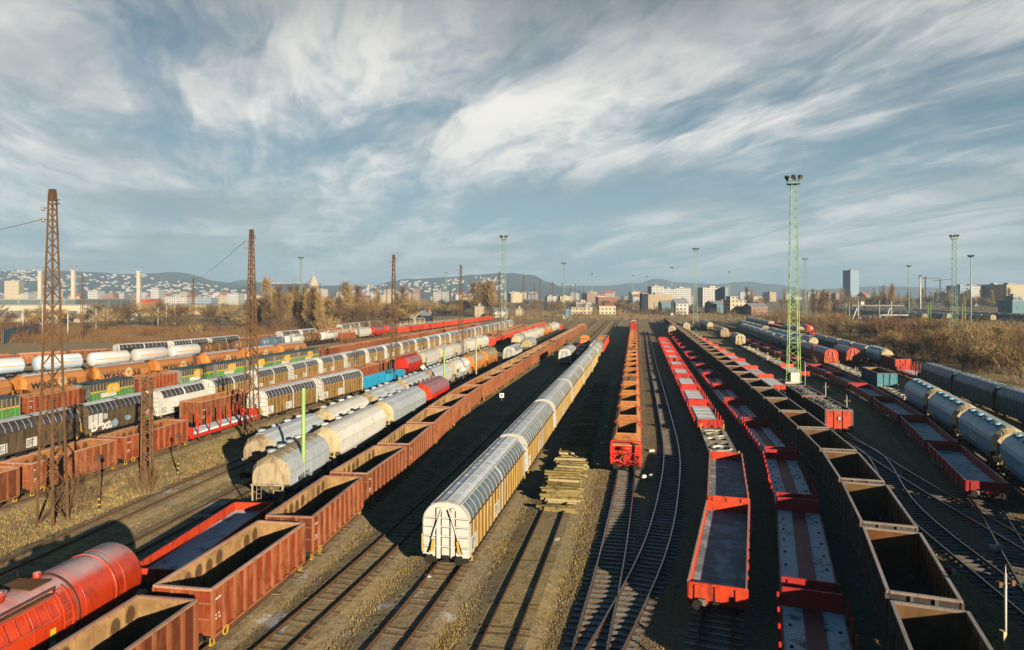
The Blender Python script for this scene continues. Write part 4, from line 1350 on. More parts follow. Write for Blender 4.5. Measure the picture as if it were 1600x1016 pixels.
train(tr['o'], 262, [(T_ORANGE, 'orange tank wagon', 1), (G_REDEND, 'red-ended open wagon', 6)], 'last row under the thicket', 'wagons under the thicket')
for i, y in enumerate((436, 437, 406, 395, 388)):
    if i != 3:
        train(tr[f'd{i}'], y, [(C_BLUE, 'distant blue-roofed covered wagon', 16)], ['first', 'second', 'third', '', 'fourth'][i] + ' depot row beyond the thicket', 'blue wagons in the far depot')
for i in range(5):
    x, y = U(128 + i * 5.0, 392 + i * 6)
    T_STEEL.place((x, y, 0), math.pi / 2 - 0.17, f'blue tank wagon standing by the signal gantry, {ordw(i + 1)} from the thicket', 'tank wagons by the gantry', far=True)

# ------------------------------------------------------------------ ground, rails, sleepers
def ground_mat():
    m, nt, b = base_mat('yard_ground', 0.95, 0, 0.1)
    tc = nt.nodes.new('ShaderNodeTexCoord')
    o = tc.outputs['Object']
    n0 = noise(nt, o, 0.035, 5, 0.6)
    n1 = noise(nt, o, 0.22, 6, 0.65, 0.5)
    n2 = noise(nt, o, 1.7, 6, 0.7)
    n3 = noise(nt, o, 9.0, 6, 0.75)
    c = mixc(nt, ramp(nt, n1, 0.40, 0.62), (0.37, 0.30, 0.20), (0.48, 0.36, 0.17))
    c = mixc(nt, mth(nt, 'MULTIPLY', ramp(nt, n2, 0.47, 0.62), 0.8), c, (0.24, 0.165, 0.085))
    c = mixc(nt, mth(nt, 'MULTIPLY', mth(nt, 'MULTIPLY', ramp(nt, n0, 0.46, 0.62), ramp(nt, n2, 0.35, 0.6)), 0.6), c, (0.30, 0.25, 0.095))
    c = mixc(nt, mth(nt, 'MULTIPLY', ramp(nt, n3, 0.48, 0.62), 0.62), c, (0.10, 0.075, 0.05))
    c = mixc(nt, mth(nt, 'MULTIPLY', ramp(nt, n3, 0.46, 0.36), 0.5), c, (0.58, 0.47, 0.32))
    sn = mth(nt, 'ADD', mth(nt, 'MULTIPLY', n1, 0.55), mth(nt, 'MULTIPLY', n2, 0.45))
    for px_, py_, r_ in ((430, 975, 2.2), (620, 948, 2.0), (250, 772, 3.0), (5, 862, 1.5), (330, 793, 2.5), (560, 985, 1.6), (480, 905, 1.4), (650, 930, 1.2), (1012, 722, 1.6), (700, 965, 1.5)):
        gx_, gy_ = P(px_, py_)
        ds_ = nt.nodes.new('ShaderNodeVectorMath')
        ds_.operation = 'DISTANCE'
        nt.links.new(o, ds_.inputs[0])
        ds_.inputs[1].default_value = (gx_, gy_, 0)
        sn = mth(nt, 'ADD', sn, mth(nt, 'MULTIPLY', ramp(nt, ds_.outputs['Value'], r_, r_ * .1), .115))
    c = mixc(nt, mth(nt, 'MULTIPLY', ramp(nt, sn, 0.60, 0.64), ramp(nt, n3, 0.35, 0.55)), c, (0.66, 0.68, 0.72))
    nt.links.new(c, b.inputs['Base Color'])
    bp = nd(nt, 'ShaderNodeBump', i_Strength=0.4, i_Distance=0.06)
    hsum = mth(nt, 'ADD', n3, mth(nt, 'MULTIPLY', n2, 1.5))
    nt.links.new(hsum, bp.inputs['Height'])
    nt.links.new(bp.outputs[0], b.inputs['Normal'])
    return m


def ballast_mat():
    m, nt, b = base_mat('ballast', 0.95, 0, 0.15)
    tc = nt.nodes.new('ShaderNodeTexCoord')
    o = tc.outputs['Object']
    n1 = noise(nt, o, 0.5, 5, 0.65)
    n2 = noise(nt, o, 3.0, 5, 0.7)
    vo = nt.nodes.new('ShaderNodeTexVoronoi')
    vo.inputs['Scale'].default_value = 9.0
    nt.links.new(o, vo.inputs['Vector'])
    sv = nt.nodes.new('ShaderNodeSeparateColor')
    nt.links.new(vo.outputs['Color'], sv.inputs[0])
    c = mixc(nt, sv.outputs[0], (0.14, 0.105, 0.07), (0.33, 0.25, 0.165))
    c = mixc(nt, mth(nt, 'MULTIPLY', ramp(nt, n1, 0.42, 0.62), 0.7), c, (0.26, 0.19, 0.085))
    c = mixc(nt, ramp(nt, mth(nt, 'ADD', mth(nt, 'MULTIPLY', n1, .5), mth(nt, 'MULTIPLY', n2, .5)), 0.63, 0.70), c, (0.62, 0.64, 0.68))
    nt.links.new(c, b.inputs['Base Color'])
    bp = nd(nt, 'ShaderNodeBump', i_Strength=0.8, i_Distance=0.06)
    nt.links.new(vo.outputs['Distance'], bp.inputs['Height'])
    nt.links.new(bp.outputs[0], b.inputs['Normal'])
    return m


g = MB()
gm = ground_mat()
bal = ballast_mat()
S = 7600
g.poly([(-S, -300, 0), (S, -300, 0), (S, 7600, 0), (-S, 7600, 0)], gm)
link('ground', g.mesh('ground'), kind='structure')
sleeper_old = paint('buried_sleeper', (0.24, 0.17, 0.10), (0.12, 0.085, 0.05), 0.5, 0.9, 0.1)
sleeper = paint('old_sleeper', (0.15, 0.115, 0.08), (0.06, 0.042, 0.03), 0.5, 0.9, 0.15, frost=0.4)
rail_rust = plain('rail_rust', (0.14, 0.07, 0.035), 0.7, 0.2, 0.3, 0.4, 1.0)
rail_top = plain('rail_head', (0.30, 0.27, 0.25), 0.3, 0.85, 0.5, 0.3, 2.0)
used = {'c', 'cv', 'f4', 'f4b', 'f5'}
open_bed = used | {'f1', 'f2', 'g3', 'h6'}
rs = random.Random(3)
SEGS = []
for ti, (tn, t) in enumerate(tr.items()):
    far = tn.startswith('d') and len(tn) == 2
    bed, sl, ra, rb = MB(), MB(), MB(), MB()
    s = 0.0
    tot = t.s[-1]
    prev = None
    while s <= tot + 0.01:
        p, d = t.at(s)
        n = Vector((-d.y, d.x))
        cur = (p, n)
        if prev:
            (p0, n0) = prev
            SEGS.append((p0.x, p0.y, p.x, p.y, 1.0 if tn in open_bed else 0.0))
            z = (0.03 if tn in open_bed else 0.12) + 0.0043 * (ti % 7)
            bw = 1.75 if tn in open_bed else 1.45
            q = None
            
            for e0, e1, za_, zb_ in ((-bw - .7, -bw + .2, .004, z), (-bw + .2, bw - .2, z, z), (bw - .2, bw + .7, z, .004)):
                bed.poly([((p0 + n0 * e0).x, (p0 + n0 * e0).y, za_), ((p + n * e0).x, (p + n * e0).y, za_), ((p + n * e1).x, (p + n * e1).y, zb_), ((p0 + n0 * e1).x, (p0 + n0 * e1).y, zb_)], bal if tn in open_bed else gm)
            for m_, sg in ((ra, -1), (rb, 1)):
                for (ya, yb, za, zb, mt) in ((-.07, .07, .1, .13, rail_rust), (-.02, .02, .13, .23, rail_rust), (-.037, .037, .23, RAIL, rail_top if tn in used else rail_rust)):
                    b0 = len(m_.v)
                    for (pp, nn) in (prev, cur):
                        for yy in (ya, yb):
                            c0 = pp + nn * (sg * 0.7525 + yy)
                            m_.v += [(c0.x, c0.y, za), (c0.x, c0.y, zb)]
                    for f_ in ((1, 3, 7, 5), (0, 1, 5, 4), (2, 6, 7, 3)):
                        m_.face([b0 + k for k in f_], mt)
        prev = cur
        s += 3.0
    if not far:
        s = 0.3
        while s < tot:
            p, d = t.at(s)
            if p.y > 135:
                break
            n = Vector((-d.y, d.x))
            w, l = rs.uniform(.11, .135), rs.uniform(1.22, 1.32)
            a = p + d * rs.uniform(-.04, .04)
            tilt = rs.uniform(-.03, .03)
            d2 = (d + n * tilt).normalized(); n2 = Vector((-d2.y, d2.x))
            z0, z1 = 0.02, (0.105 if tn in open_bed else .158) + (rs.uniform(-.012, .0) if tn in open_bed else (-0.055 if rs.random() < .55 + .4 * math.sin(s * .11 + ti) else rs.uniform(-.014, .0)))
            w *= .8 if tn not in open_bed else 1
            b0 = len(sl.v)
            for zz in (z0, z1):
                for e, q in ((-1, -1), (1, -1), (1, 1), (-1, 1)):
                    c0 = a + d2 * (e * w) + n2 * (q * l)
                    sl.v.append((c0.x, c0.y, zz))
            for f_ in ((4, 5, 6, 7), (0, 1, 5, 4), (1, 2, 6, 5), (2, 3, 7, 6), (3, 0, 4, 7)):
                sl.face([b0 + k for k in f_], sleeper if tn in open_bed else sleeper_old)
            s += 0.64
    o = link('railway_track', bed.mesh('ballast'), kind='structure')
    link('rail', ra.mesh('rail'), o)
    link('rail', rb.mesh('rail'), o)
    if sl.v:
        x = link('sleeper_row', sl.mesh('sleepers'), o)
        x['kind'] = 'stuff'
# ------------------------------------------------------------------ masts and towers
mast_rust = plain('mast_rust', (0.155, 0.085, 0.042), 0.85, 0, 0.2, 0.6, 0.8)
mast_dark = plain('mast_dark', (0.075, 0.055, 0.045), 0.85, 0, 0.2, 0.4, 1.0)
tower_green = paint('tower_green', (0.33, 0.52, 0.16), (0.30, 0.40, 0.12), 0.3, 0.6, fade=0.2)
tower_mint = paint('tower_mint', (0.24, 0.38, 0.27), (0.15, 0.25, 0.18), 0.3, 0.6, fade=0.2)
pole_green = paint('pole_green', (0.27, 0.42, 0.14), (0.25, 0.40, 0.12), 0.2, 0.5, fade=0.2)
concrete = plain('pale_concrete', (0.50, 0.47, 0.40), 0.85, 0, 0.2, 0.25, 0.4)
glass_grey = plain('ceramic', (0.25, 0.16, 0.10), 0.3, 0, 0.5, 0.2)


def lattice(k, h, wb, wt, n, leg, legw, brw, mat2=None, zsplit=0, z0=0.0, horiz=0, bend=None):
    def wid(z):
        if bend:
            return wb + (bend[1] - wb) * z / bend[0] if z < bend[0] else bend[1] + (wt - bend[1]) * (z - bend[0]) / (h - bend[0])
        return wb + (wt - wb) * z / h
    zs = [0.0]
    q = (wt / wb) ** (1 / n) if wt != wb else 1
    st = h * (1 - q) / (1 - q ** n) if q != 1 else h / n
    for i in range(n):
        zs.append(zs[-1] + st * q ** i)
    for cx, cy in ((-1, -1), (1, -1), (1, 1), (-1, 1)):
        l = k.part('leg')
        for a, b_ in zip(zs, zs[1:]):
            mt = mat2 if (mat2 and a > zsplit) else leg
            l.bar((cx * wid(a) / 2, cy * wid(a) / 2, a), (cx * wid(b_) / 2, cy * wid(b_) / 2, b_), legw * (0.6 + 0.4 * wid(a) / wb), mt)
    br = k.part('lattice_bracing')
    for i, (a, b_) in enumerate(zip(zs, zs[1:])):
        mt = mat2 if (mat2 and a > zsplit) else leg
        wa, wb_ = wid(a) / 2, wid(b_) / 2
        cs = [(-1, -1), (1, -1), (1, 1), (-1, 1)]
        for j in range(4):
            p, r = cs[j], cs[(j + 1) % 4]
            if (i + j) % 2:
                p, r = r, p
            br.bar((p[0] * wa, p[1] * wa, a), (r[0] * wb_, r[1] * wb_, b_), brw, mt)
            if horiz and i % horiz == 0:
                br.bar((p[0] * wa, p[1] * wa, a), (r[0] * wa, r[1] * wa, a), brw, mt)


km = Kit('lattice_mast', 'lattice mast', 1)
lattice(km, 23.2, 1.3, 0.30, 32, mast_rust, 0.125, 0.048)
p_ = km.part('cap')
p_.box(-0.17, 0.17, -0.17, 0.17, 22.7, 23.4, mast_dark)
p_.box(-0.19, 0.19, -0.19, 0.19, 22.6, 22.7, mast_dark)
for z in (21.3, 22.1):
    p_ = km.part('insulator')
    p_.bar((-0.3, 0, z), (-0.75, 0, z), 0.05, mast_dark)
    p_.lathe([(z - .18, .07), (z - .1, .13), (z - .05, .07), (z + .02, .13), (z + .08, .07)], -0.75, 0, glass_grey, 8, axis='z')
for z in (22.4, 22.65):
    p_ = km.part('bracket')
    p_.bar((0.3, 0, z), (0.55, 0, z), 0.08, mast_dark)
MG = 'rusty lattice masts'
near = [(82, 47.8, 'largest rusty lattice mast, nearest the orange tank wagon'),
        (393, 77, 'rusty lattice mast standing by the red stake wagon'),
        (615, 125, 'rusty lattice mast behind the bright blue open wagons'),
        (720, 168, 'rusty lattice mast behind the orange hoppers'),
        (780, 218, 'slim lattice mast just left of the mint green tower'),
        (818, 262, 'slim lattice mast just right of the mint green tower'),
        (302, 288, 'lattice mast alone before the scrubby bank, above the white gas tanks'),
        (129, 245, 'thin rusty lattice mast beside the cream columns'),
        (412, 340, 'distant lattice mast right of the second rusty mast'),
        (479, 400, 'distant lattice mast beside the tall mint tower in the wood')]
for px, Y, lab in near:
    x, y = PY(px, Y)
    km.place((x, y, 0), -0.17, lab, MG, far=Y > 130, scale=(1, 1, 1))
for px, Y in ((844, 322), (863, 365), (556, 470), (604, 520), (644, 590), (676, 560), (704, 620), (878, 420), (891, 480), (899, 440), (905, 520), (912, 560), (500, 430), (530, 520), (585, 600), (660, 640), (690, 700), (740, 640), (765, 700), (800, 620), (830, 560), (858, 640), (835, 420), (1175, 650), (1094, 700), (1375, 620)):
    x, y = PY(px, Y)
    km.place((x, y, 0), -0.17, 'small dark lattice mast far off among the other masts', 'far lattice masts', far=True)
# short square lattice post
ks = Kit('lattice_post', 'lattice post', 1)
lattice(ks, 8.6, 0.75, 0.6, 15, mast_rust, 0.14, 0.07)
ks.part('cap').box(-0.34, 0.34, -0.34, 0.34, 8.6, 8.75, mast_rust)
x, y = P(230, 748)
ks.place((x, y, 0), 0.2, 'short square rusty lattice post beside the rust-red open wagons')


def floodlight(name, mat, top):
    k = Kit('floodlight_tower', 'floodlight tower', 1)
    lattice(k, 36.2, 2.1, 0.95, 34, mat, 0.13, 0.05, mat2=top, zsplit=16.0, horiz=5, bend=(17.0, 1.4))
    p = k.part('platform')
    p.box(-1.05, 1.05, -1.05, 1.05, 36.2, 36.35, top)
    for a, b_ in (((-1, -1), (1, -1)), ((1, -1), (1, 1)), ((1, 1), (-1, 1)), ((-1, 1), (-1, -1))):
        p.bar((*a, 37.3), (*b_, 37.3), 0.06, top)
        p.bar((*a, 36.3), (*a, 37.3), 0.06, top)
        p.bar((*a, 36.85), (*b_, 36.85), 0.05, top)
    for i in range(6):
        a = i * math.pi / 3 + 0.3
        l = k.part('floodlight')
        c = Vector((1.15 * math.cos(a), 1.15 * math.sin(a), 37.5))
        d = Vector((math.cos(a), math.sin(a), -0.5)).normalized()
        l.tube(c - d * 0.2, c + d * 0.35, 0.22, mast_dark, 10, 0.42)
        l.bar((0.9 * math.cos(a), 0.9 * math.sin(a), 36.4), tuple(c), 0.07, top)
    b = k.part('switch_box')
    b.box(-0.75, 0.75, -1.5, -1.2, 0.3, 2.0, dirty_white)
    f = k.part('foundation')
    f.box(-1.7, 1.7, -1.7, 1.7, 0.0, 0.3, concrete)
    return k


kt = floodlight('a', tower_green, tower_mint)  # mint upper half: haze and sky tint put into the paint
kt2 = floodlight('b', tower_mint, tower_mint)
x, y = P(1240, 598)
kt.place((x, y, 0), -0.2, 'tallest bright green floodlight tower beside the wagons of scrap')
for px, Y, lab in ((1087, 317, 'green floodlight tower at the far end of the dark open row'), (787, 250, 'mint green floodlight tower among the far hoppers'), (1491, 247, 'green floodlight tower standing in the brown thicket'), (470, 391, 'mint floodlight tower rising from the bare wood'), (881, 460, 'mint floodlight tower at the end of the brown row'), (1050, 533, 'far floodlight tower near the pale factory'), (1140, 634, 'far floodlight tower by the cream shed'), (925, 690, 'tiny floodlight tower left of the yellow engine track'), (989, 757, 'tiny floodlight tower straight above the orange hoppers'), (697, 651, 'tiny floodlight tower before the wooded hill'), (1258, 404, 'grey floodlight tower behind the tallest green one'), (1011, 800, 'tiny floodlight tower beside the black silo')):
    x, y = PY(px, Y)
    kt2.place((x, y, 0), -0.2, lab, 'distant floodlight towers', far=True)
# slim monopole floodlights
kp = Kit('floodlight_pole', 'floodlight pole', 1)
kp.part('pole').tube((0, 0, 0), (0, 0, 36), 0.45, tower_mint, 10, 0.22)
q_ = kp.part('lamp_crown')
q_.tube((0, 0, 36), (0, 0, 36.5), 1.2, mast_dark, 10)
for i in range(6):
    a = i * math.pi / 3
    q_.box(1.3 * math.cos(a) - .3, 1.3 * math.cos(a) + .3, 1.3 * math.sin(a) - .3, 1.3 * math.sin(a) + .3, 36.4, 37.2, mast_dark)
for px, Y, lab in ((1420, 489, 'slim grey floodlight pole left of the white lamp column'), (1517, 361, 'slim grey floodlight pole right of the thicket tower')):
    x, y = PY(px, Y)
    kp.place((x, y, 0), 0, lab, 'slim floodlight poles', far=True)
kw = Kit('lamp_column', 'lamp column', 1)
kw.part('column').tube((0, 0, 0), (0, 0, 33), 0.9, dirty_white, 8, 0.5)
kw.part('lamp_head').box(-.8, .8, -.8, .8, 33, 34.4, mast_dark)
x, y = PY(1438, 640)
kw.place((x, y, 0), 0, 'white column with dark head before the cranes', far=True)
# cream columns over the stadium
kc = Kit('cream_column', 'concrete column', 1)
q_ = kc.part('column')
q_.box(-1.2, 1.2, -1.2, 1.2, 0, 33.5, concrete)
for i in range(16):
    q_.box(-1.35, 1.35, -1.35, 1.35, 1 + i * 2, 1.35 + i * 2, concrete)
kc.part('head').box(-1.7, 1.7, -1.2, 1.2, 33.5, 34.1, concrete)
q_ = kc.part('lamp_bar')
for sx in (-1, 1):
    q_.bar((sx * 1.8, 0, 34.3), (sx * 2.2, 0, 36.6), .25, concrete)
    q_.box(sx * 2.2 - .8, sx * 2.2 + .8, -.3, .3, 36.6, 36.9, mast_dark)
for px, Y, lab in ((63, 520, 'cream concrete column left of the largest mast'), (115, 500, 'cream concrete column right of the largest mast'), (217, 520, 'cream concrete column in front of the red block')):
    x, y = PY(px, Y)
    kc.place((x, y, 0), 0.1, lab, 'cream columns by the stadium', far=True)

# light green posts
def post(px, Y, ztop, r, mat, label, name='lamp_post', head=True, lean=0.0):
    k = Kit(name, 'post', 1)
    k.part('pole').tube((0, 0, 0), (0, 0, ztop), r, mat, 10, r * 0.8)
    k.part('base').tube((0, 0, 0), (0, 0, 0.5), r * 1.5, mat, 10)
    if head:
        k.part('cap').tube((0, 0, ztop), (0, 0, ztop + 0.1), r, mast_dark, 10, r * .3)
    x, y = PY(px, Y)
    k.place((x, y, 0), 0, label)


post(474, 52.5, 16 - (606 - 461) * 52.5 / 1066, 0.17, pole_green, 'thick light green pole in front of the grey hopper')
post(694, 103, 16 - (545 - 461) * 103 / 1066, 0.17, pole_green, 'light green pole between the purple hopper and white hoppers')
post(744, 120, 16 - (528 - 461) * 120 / 1066, 0.16, cream, 'tan pole in front of the orange hoppers')
for px, Y, zt in ((1327, 330, 13), (1374, 330, 13.5), (1454, 350, 13), (1508, 340, 12.5), (1504, 352, 11.5), (1322, 345, 12.5), (1450, 361, 12)):
    post(px, Y, zt, 0.22, pole_green, 'pale green pole ' + {1327: 'immediately left of the gantry', 1374: 'in front of the gantry beam', 1454: 'left of the thicket tower, brighter of two', 1508: 'right of the thicket tower, tallest there', 1504: 'right of the thicket tower, shorter one', 1322: 'farther left of the gantry, dimmer one', 1450: 'left of the thicket tower, thinner of two'}[px], head=True)


def marker(px, py, h, label, kind):
    x, y = P(px, py)
    k = Kit('marker_post', 'marker post', 1)
    q = k.part('post')
    q.tube((0, 0, 0), (0, 0, h), 0.06, mast_rust if kind != 'w' else dirty_white, 8)
    for i in range(6):
        k_ = k.part('stripe') if i == 0 else q2
        q2 = k_
        q2.tube((0, 0, 0.1 + i * 0.2), (0, 0, 0.2 + i * 0.2), 0.085, yel if i % 2 == 0 else black_mark, 8)
    s = k.part('lantern')
    s.box(-0.12, 0.12, -0.1, 0.1, h - 0.35, h, mast_dark)
    s.bar((0, 0, h), (0, 0, h + .3), .04, mast_dark)
    k.place((x, y, 0), 0.1, label)


marker(155, 800, 4.2, 'yellow and black striped marker post near the largest mast', 'r')
marker(278, 741, 3.6, 'yellow and black striped marker post beside the lattice post', 'r')


def signal(px, Y, ztop, label, big=False):
    k = Kit('signal_post', 'signal post', 1)
    k.part('pole').tube((0, 0, 0), (0, 0, ztop - .3), 0.055, dirty_white, 8)
    h = k.part('head')
    h.bar((0, 0, ztop - .9), (0, 0, ztop), 0.09, dirty_white, 4, 0.02)
    h.bar((-.35, 0, ztop - .75), (.35, 0, ztop - .75), .05, mast_dark)
    for sx in (-1, 1):
        l = k.part('lantern')
        l.box(sx * .35 - .09, sx * .35 + .09, -.09, .09, ztop - .85, ztop - .62, mast_rust)
    if big:
        b = k.part('switch_box')
        b.box(-.24, -.06, -.12, .12, 0.6, 1.5, cream)
        y_ = k.part('yellow_ball')
        y_.lathe([(0.28, .05), (.33, .13), (.42, .16), (.51, .13), (.56, .05)], 0, 0, yel, 10, axis='z')
    x, y = PY(px, Y)
    k.place((x, y, 0), 0.25, label, None if big else 'signal posts by the scrap wagons')


signal(1571, 29.5, 16 - (885 - 461) * 29.5 / 1066, 'white signal post with yellow ball beside the dark open row', True)
signal(1258, 118, 16 - (565 - 461) * 118 / 1066, 'cross-armed signal post right beside the green tower base')
signal(1290, 100, 16 - (597 - 461) * 100 / 1066, 'cross-armed signal post behind the middle of the scrap wagons')
signal(1323, 84, 16 - (617 - 461) * 84 / 1066, 'cross-armed signal post behind the orange scrap wagon end')


def board(px, py, Y, w, label, tilt=0.78, mat=None, red_dot=False):
    k = Kit('sign_board', 'sign', 1)
    z = 16 - (py - 461) * Y / 1066
    k.part('post').tube((0, .05, 0), (0, .05, z), .04, grey_slat, 6)
    b = k.part('board')
    r = w * .7071
    b.poly([(r * math.cos(a + tilt - .785), 0, z + r * math.sin(a + tilt - .785)) for a in [math.pi / 4 + i * math.pi / 2 for i in range(4)]], mat or white_mark)
    b.poly([(r * math.cos(a + tilt - .785), .03, z + r * math.sin(a + tilt - .785)) for a in [math.pi / 4 + i * math.pi / 2 for i in range(4)]][::-1], grey_slat)
    if red_dot:
        d = k.part('symbol')
        d.poly([(w * .25 * math.cos(a), -.012, z + w * .25 * math.sin(a)) for a in [i * math.pi / 5 for i in range(10)]], red)
    x, y = PY(px, Y)
    k.place((x, y, 0), 0.1, label)


board(661, 574, 112, .65, 'white diamond board below the red hopper', 1.57)
board(724, 577, 118, .65, 'white diamond board before the orange hoppers', 1.57)
board(784, 618, 93, .6, 'white square sign with red spot in the shaded track', .785, None, True)
board(757, 683, 66, .5, 'small white sign on a post left of the white train', .785)
for px, py, lab in ((1006, 750, 'white marker stone beside the orange hoppers, next to the rail'), (1017, 749, 'white marker stone farther from the orange hoppers'), (1553, 863, 'white marker stone on the gravel near the signal post'), (1562, 862, 'white marker stone on the gravel, farther from the rails')):
    b = MB()
    b.lathe([(0, .16), (.1, .26), (.3, .26), (.42, .2), (.47, .06)], 0, 0, white_mark, 10, axis='z')
    x, y = P(px, py)
    single('marker_stone', b, (x, y, 0), 0, lab, 'marker')
x, y = P(1484, 896)
b = MB()
b.lathe([(0, .2), (.15, .27), (.3, .25), (.38, .1)], 0, 0, red_orange, 10, axis='z')
b.box(-.2, .05, -.3, -.24, .05, .35, white_mark)
single('rail_lantern', b, (x, y, 0), .4, 'small orange and white lantern by the switch rail', 'lantern')

# overhead wires hanging from the two nearest masts
def wire(a, b_, sag, label):
    k = MB()
    pts = []
    for i in range(25):
        t = i / 24
        p = Vector(a).lerp(Vector(b_), t)
        p.z -= sag * 4 * t * (1 - t)
        pts.append(p)
    k.path(pts, .05, mast_dark, 3)
    single('overhead_wire', k, (0, 0, 0), 0, label, 'wire')


m1, m2, m6 = PY(82, 47.8), PY(393, 77), PY(302, 288)
wire((m2[0] - .7, m2[1], 22.1), (*PY(300, 286), 22.5), 1.0, 'thin wire from the second rusty mast to the lone one')
wire((m1[0] - .7, m1[1], 21.3), (m1[0] - 40, m1[1] + 12, 20.5), 1.5, 'thin wire running left from the largest mast')

# gantry of grey steel beyond the thicket
gk = Kit('signal_gantry', 'gantry', 1)
for x in (-9.5, 9.2):
    c = gk.part('column')
    c.box(x - .4, x + .4, -.4, .4, 0, 12.5, grey_slat)
    c.bar((x - 4, 0, 0), (x, 0, 10), .4, grey_white)
bm = gk.part('beam')
bm.box(-13, 16, -.6, .6, 9.7, 10.4, grey_slat)
gc = gk.part('cabin')
gc.box(-8.5, -6.5, -1, 1, 10.5, 12.2, grey_white)
sh = gk.part('lower_beam')
sh.box(2, 18, -2, 2, 4.3, 5.0, grey_white)
x, y = PY(1367, 385)
gk.place((x, y, 0), 0, 'grey steel signal gantry above the blue tank wagons', far=False)

for i, (px, py, a, b_, c) in enumerate(((320, 812, 1.6, .35, .25), (352, 809, 1.9, .3, .18), (905, 758, .5, .4, .3), (1018, 706, .6, .3, .2), (870, 846, .5, .35, .15), (668, 905, .3, .3, .2))):
    k = MB()
    k.box(-a / 2, a / 2, -b_ / 2, b_ / 2, 0, c, concrete)
    k.box(-a / 2 + .05, a / 2 - .1, -b_ / 2 + .04, b_ / 2 - .06, c, c + .05, concrete)
    x, y = P(px, py)
    single('concrete_block', k, (x, y, 0), .3 + i, ['broken concrete slab lying before the largest mast', 'longer broken slab lying before the largest mast', 'small concrete lump by the timber stack', 'concrete lump by the curved track', 'concrete piece on the disused track', 'concrete piece beside the white train end'][i], 'concrete block')

# ------------------------------------------------------------------ timber stacks on the disused track
wood = paint('old_timber', (0.30, 0.23, 0.085), (0.10, 0.075, 0.04), 0.45, 0.85, 0.15, fade=0.3)
wood2 = paint('pale_timber', (0.42, 0.34, 0.17), (0.2, 0.14, 0.07), 0.3, 0.85, 0.15, fade=0.3)
kb = []
for i, mt in enumerate((wood, wood2, wood)):
    k = Kit('timber_beam', 'timber', 1)
    b = k.part('beam')
    b.box(-1.45, 1.45, -.13, .13, 0, .17, mt)
    b.box(-.35, -.2, -.11, .11, .17, .19, mast_rust)
    kb.append(k)
rt = random.Random(21)
cnt = 0
Y = 50.0
while Y < 128 and cnt < 260:
    hgt = 4 if Y < 52 else (6 if Y < 57 else (3 if Y < 90 else 2))
    if rt.random() < 0.07:
        Y += 1.4
        continue
    lev = min(hgt, 1 + int((Y - 49.5) * 2.2)) if Y < 54 else hgt + rt.choice((-1, 0, 0, 1))
    for l in range(lev):
        if Y > 70 and l < lev - 1 and Y > 80:
            continue
        x, y = U(-5.75 + (0.12 if Y < 55 else 0.0) + rt.uniform(-.28, .28), Y + rt.uniform(-.05, .05))
        k = kb[0 if rt.random() < .8 else 1]
        k.place((x, y, 0.1 + l * 0.178), -0.18 + rt.uniform(-.09, .09), 'weathered timber beam in the long stack between white train and orange hoppers', 'timber beams stacked on the disused track', far=True, scale=(rt.uniform(.8, 1.02), 1, 1))
        cnt += 1
    Y += 0.36 if Y < 70 else 0.8

# ------------------------------------------------------------------ bare trees and thicket
bark = plain('bark', (0.10, 0.075, 0.05), 0.9, 0, 0.1, 0.4)
twig_gold = plain('twig_gold', (0.42, 0.29, 0.12), 0.9, 0, 0.1, 0.4, 0.3)
twig_brown = plain('twig_brown', (0.20, 0.125, 0.065), 0.9, 0, 0.1, 0.5, 0.3)
twig_red = plain('twig_red', (0.24, 0.115, 0.05), 0.9, 0, 0.1, 0.5, 0.3)
twig_dark = plain('twig_dark', (0.085, 0.065, 0.05), 0.9, 0, 0.1, 0.4, 0.3)


def rot_dir(d, ang, rr):
    a = Vector((rr.uniform(-1, 1), rr.uniform(-1, 1), rr.uniform(-1, 1)))
    ax = d.cross(a)
    if ax.length < 1e-4:
        return d
    return (Matrix.Rotation(ang, 3, ax.normalized()) @ d).normalized()


def twig(mb, p, d, l, w, mat, rr):
    e = p + d * l
    s = d.cross(Vector((rr.uniform(-1, 1), rr.uniform(-1, 1), rr.uniform(-.3, .3))))
    if s.length < 1e-4:
        return e
    s = s.normalized() * w * .5
    mb.poly([p - s, p + s, e], mat)
    return e


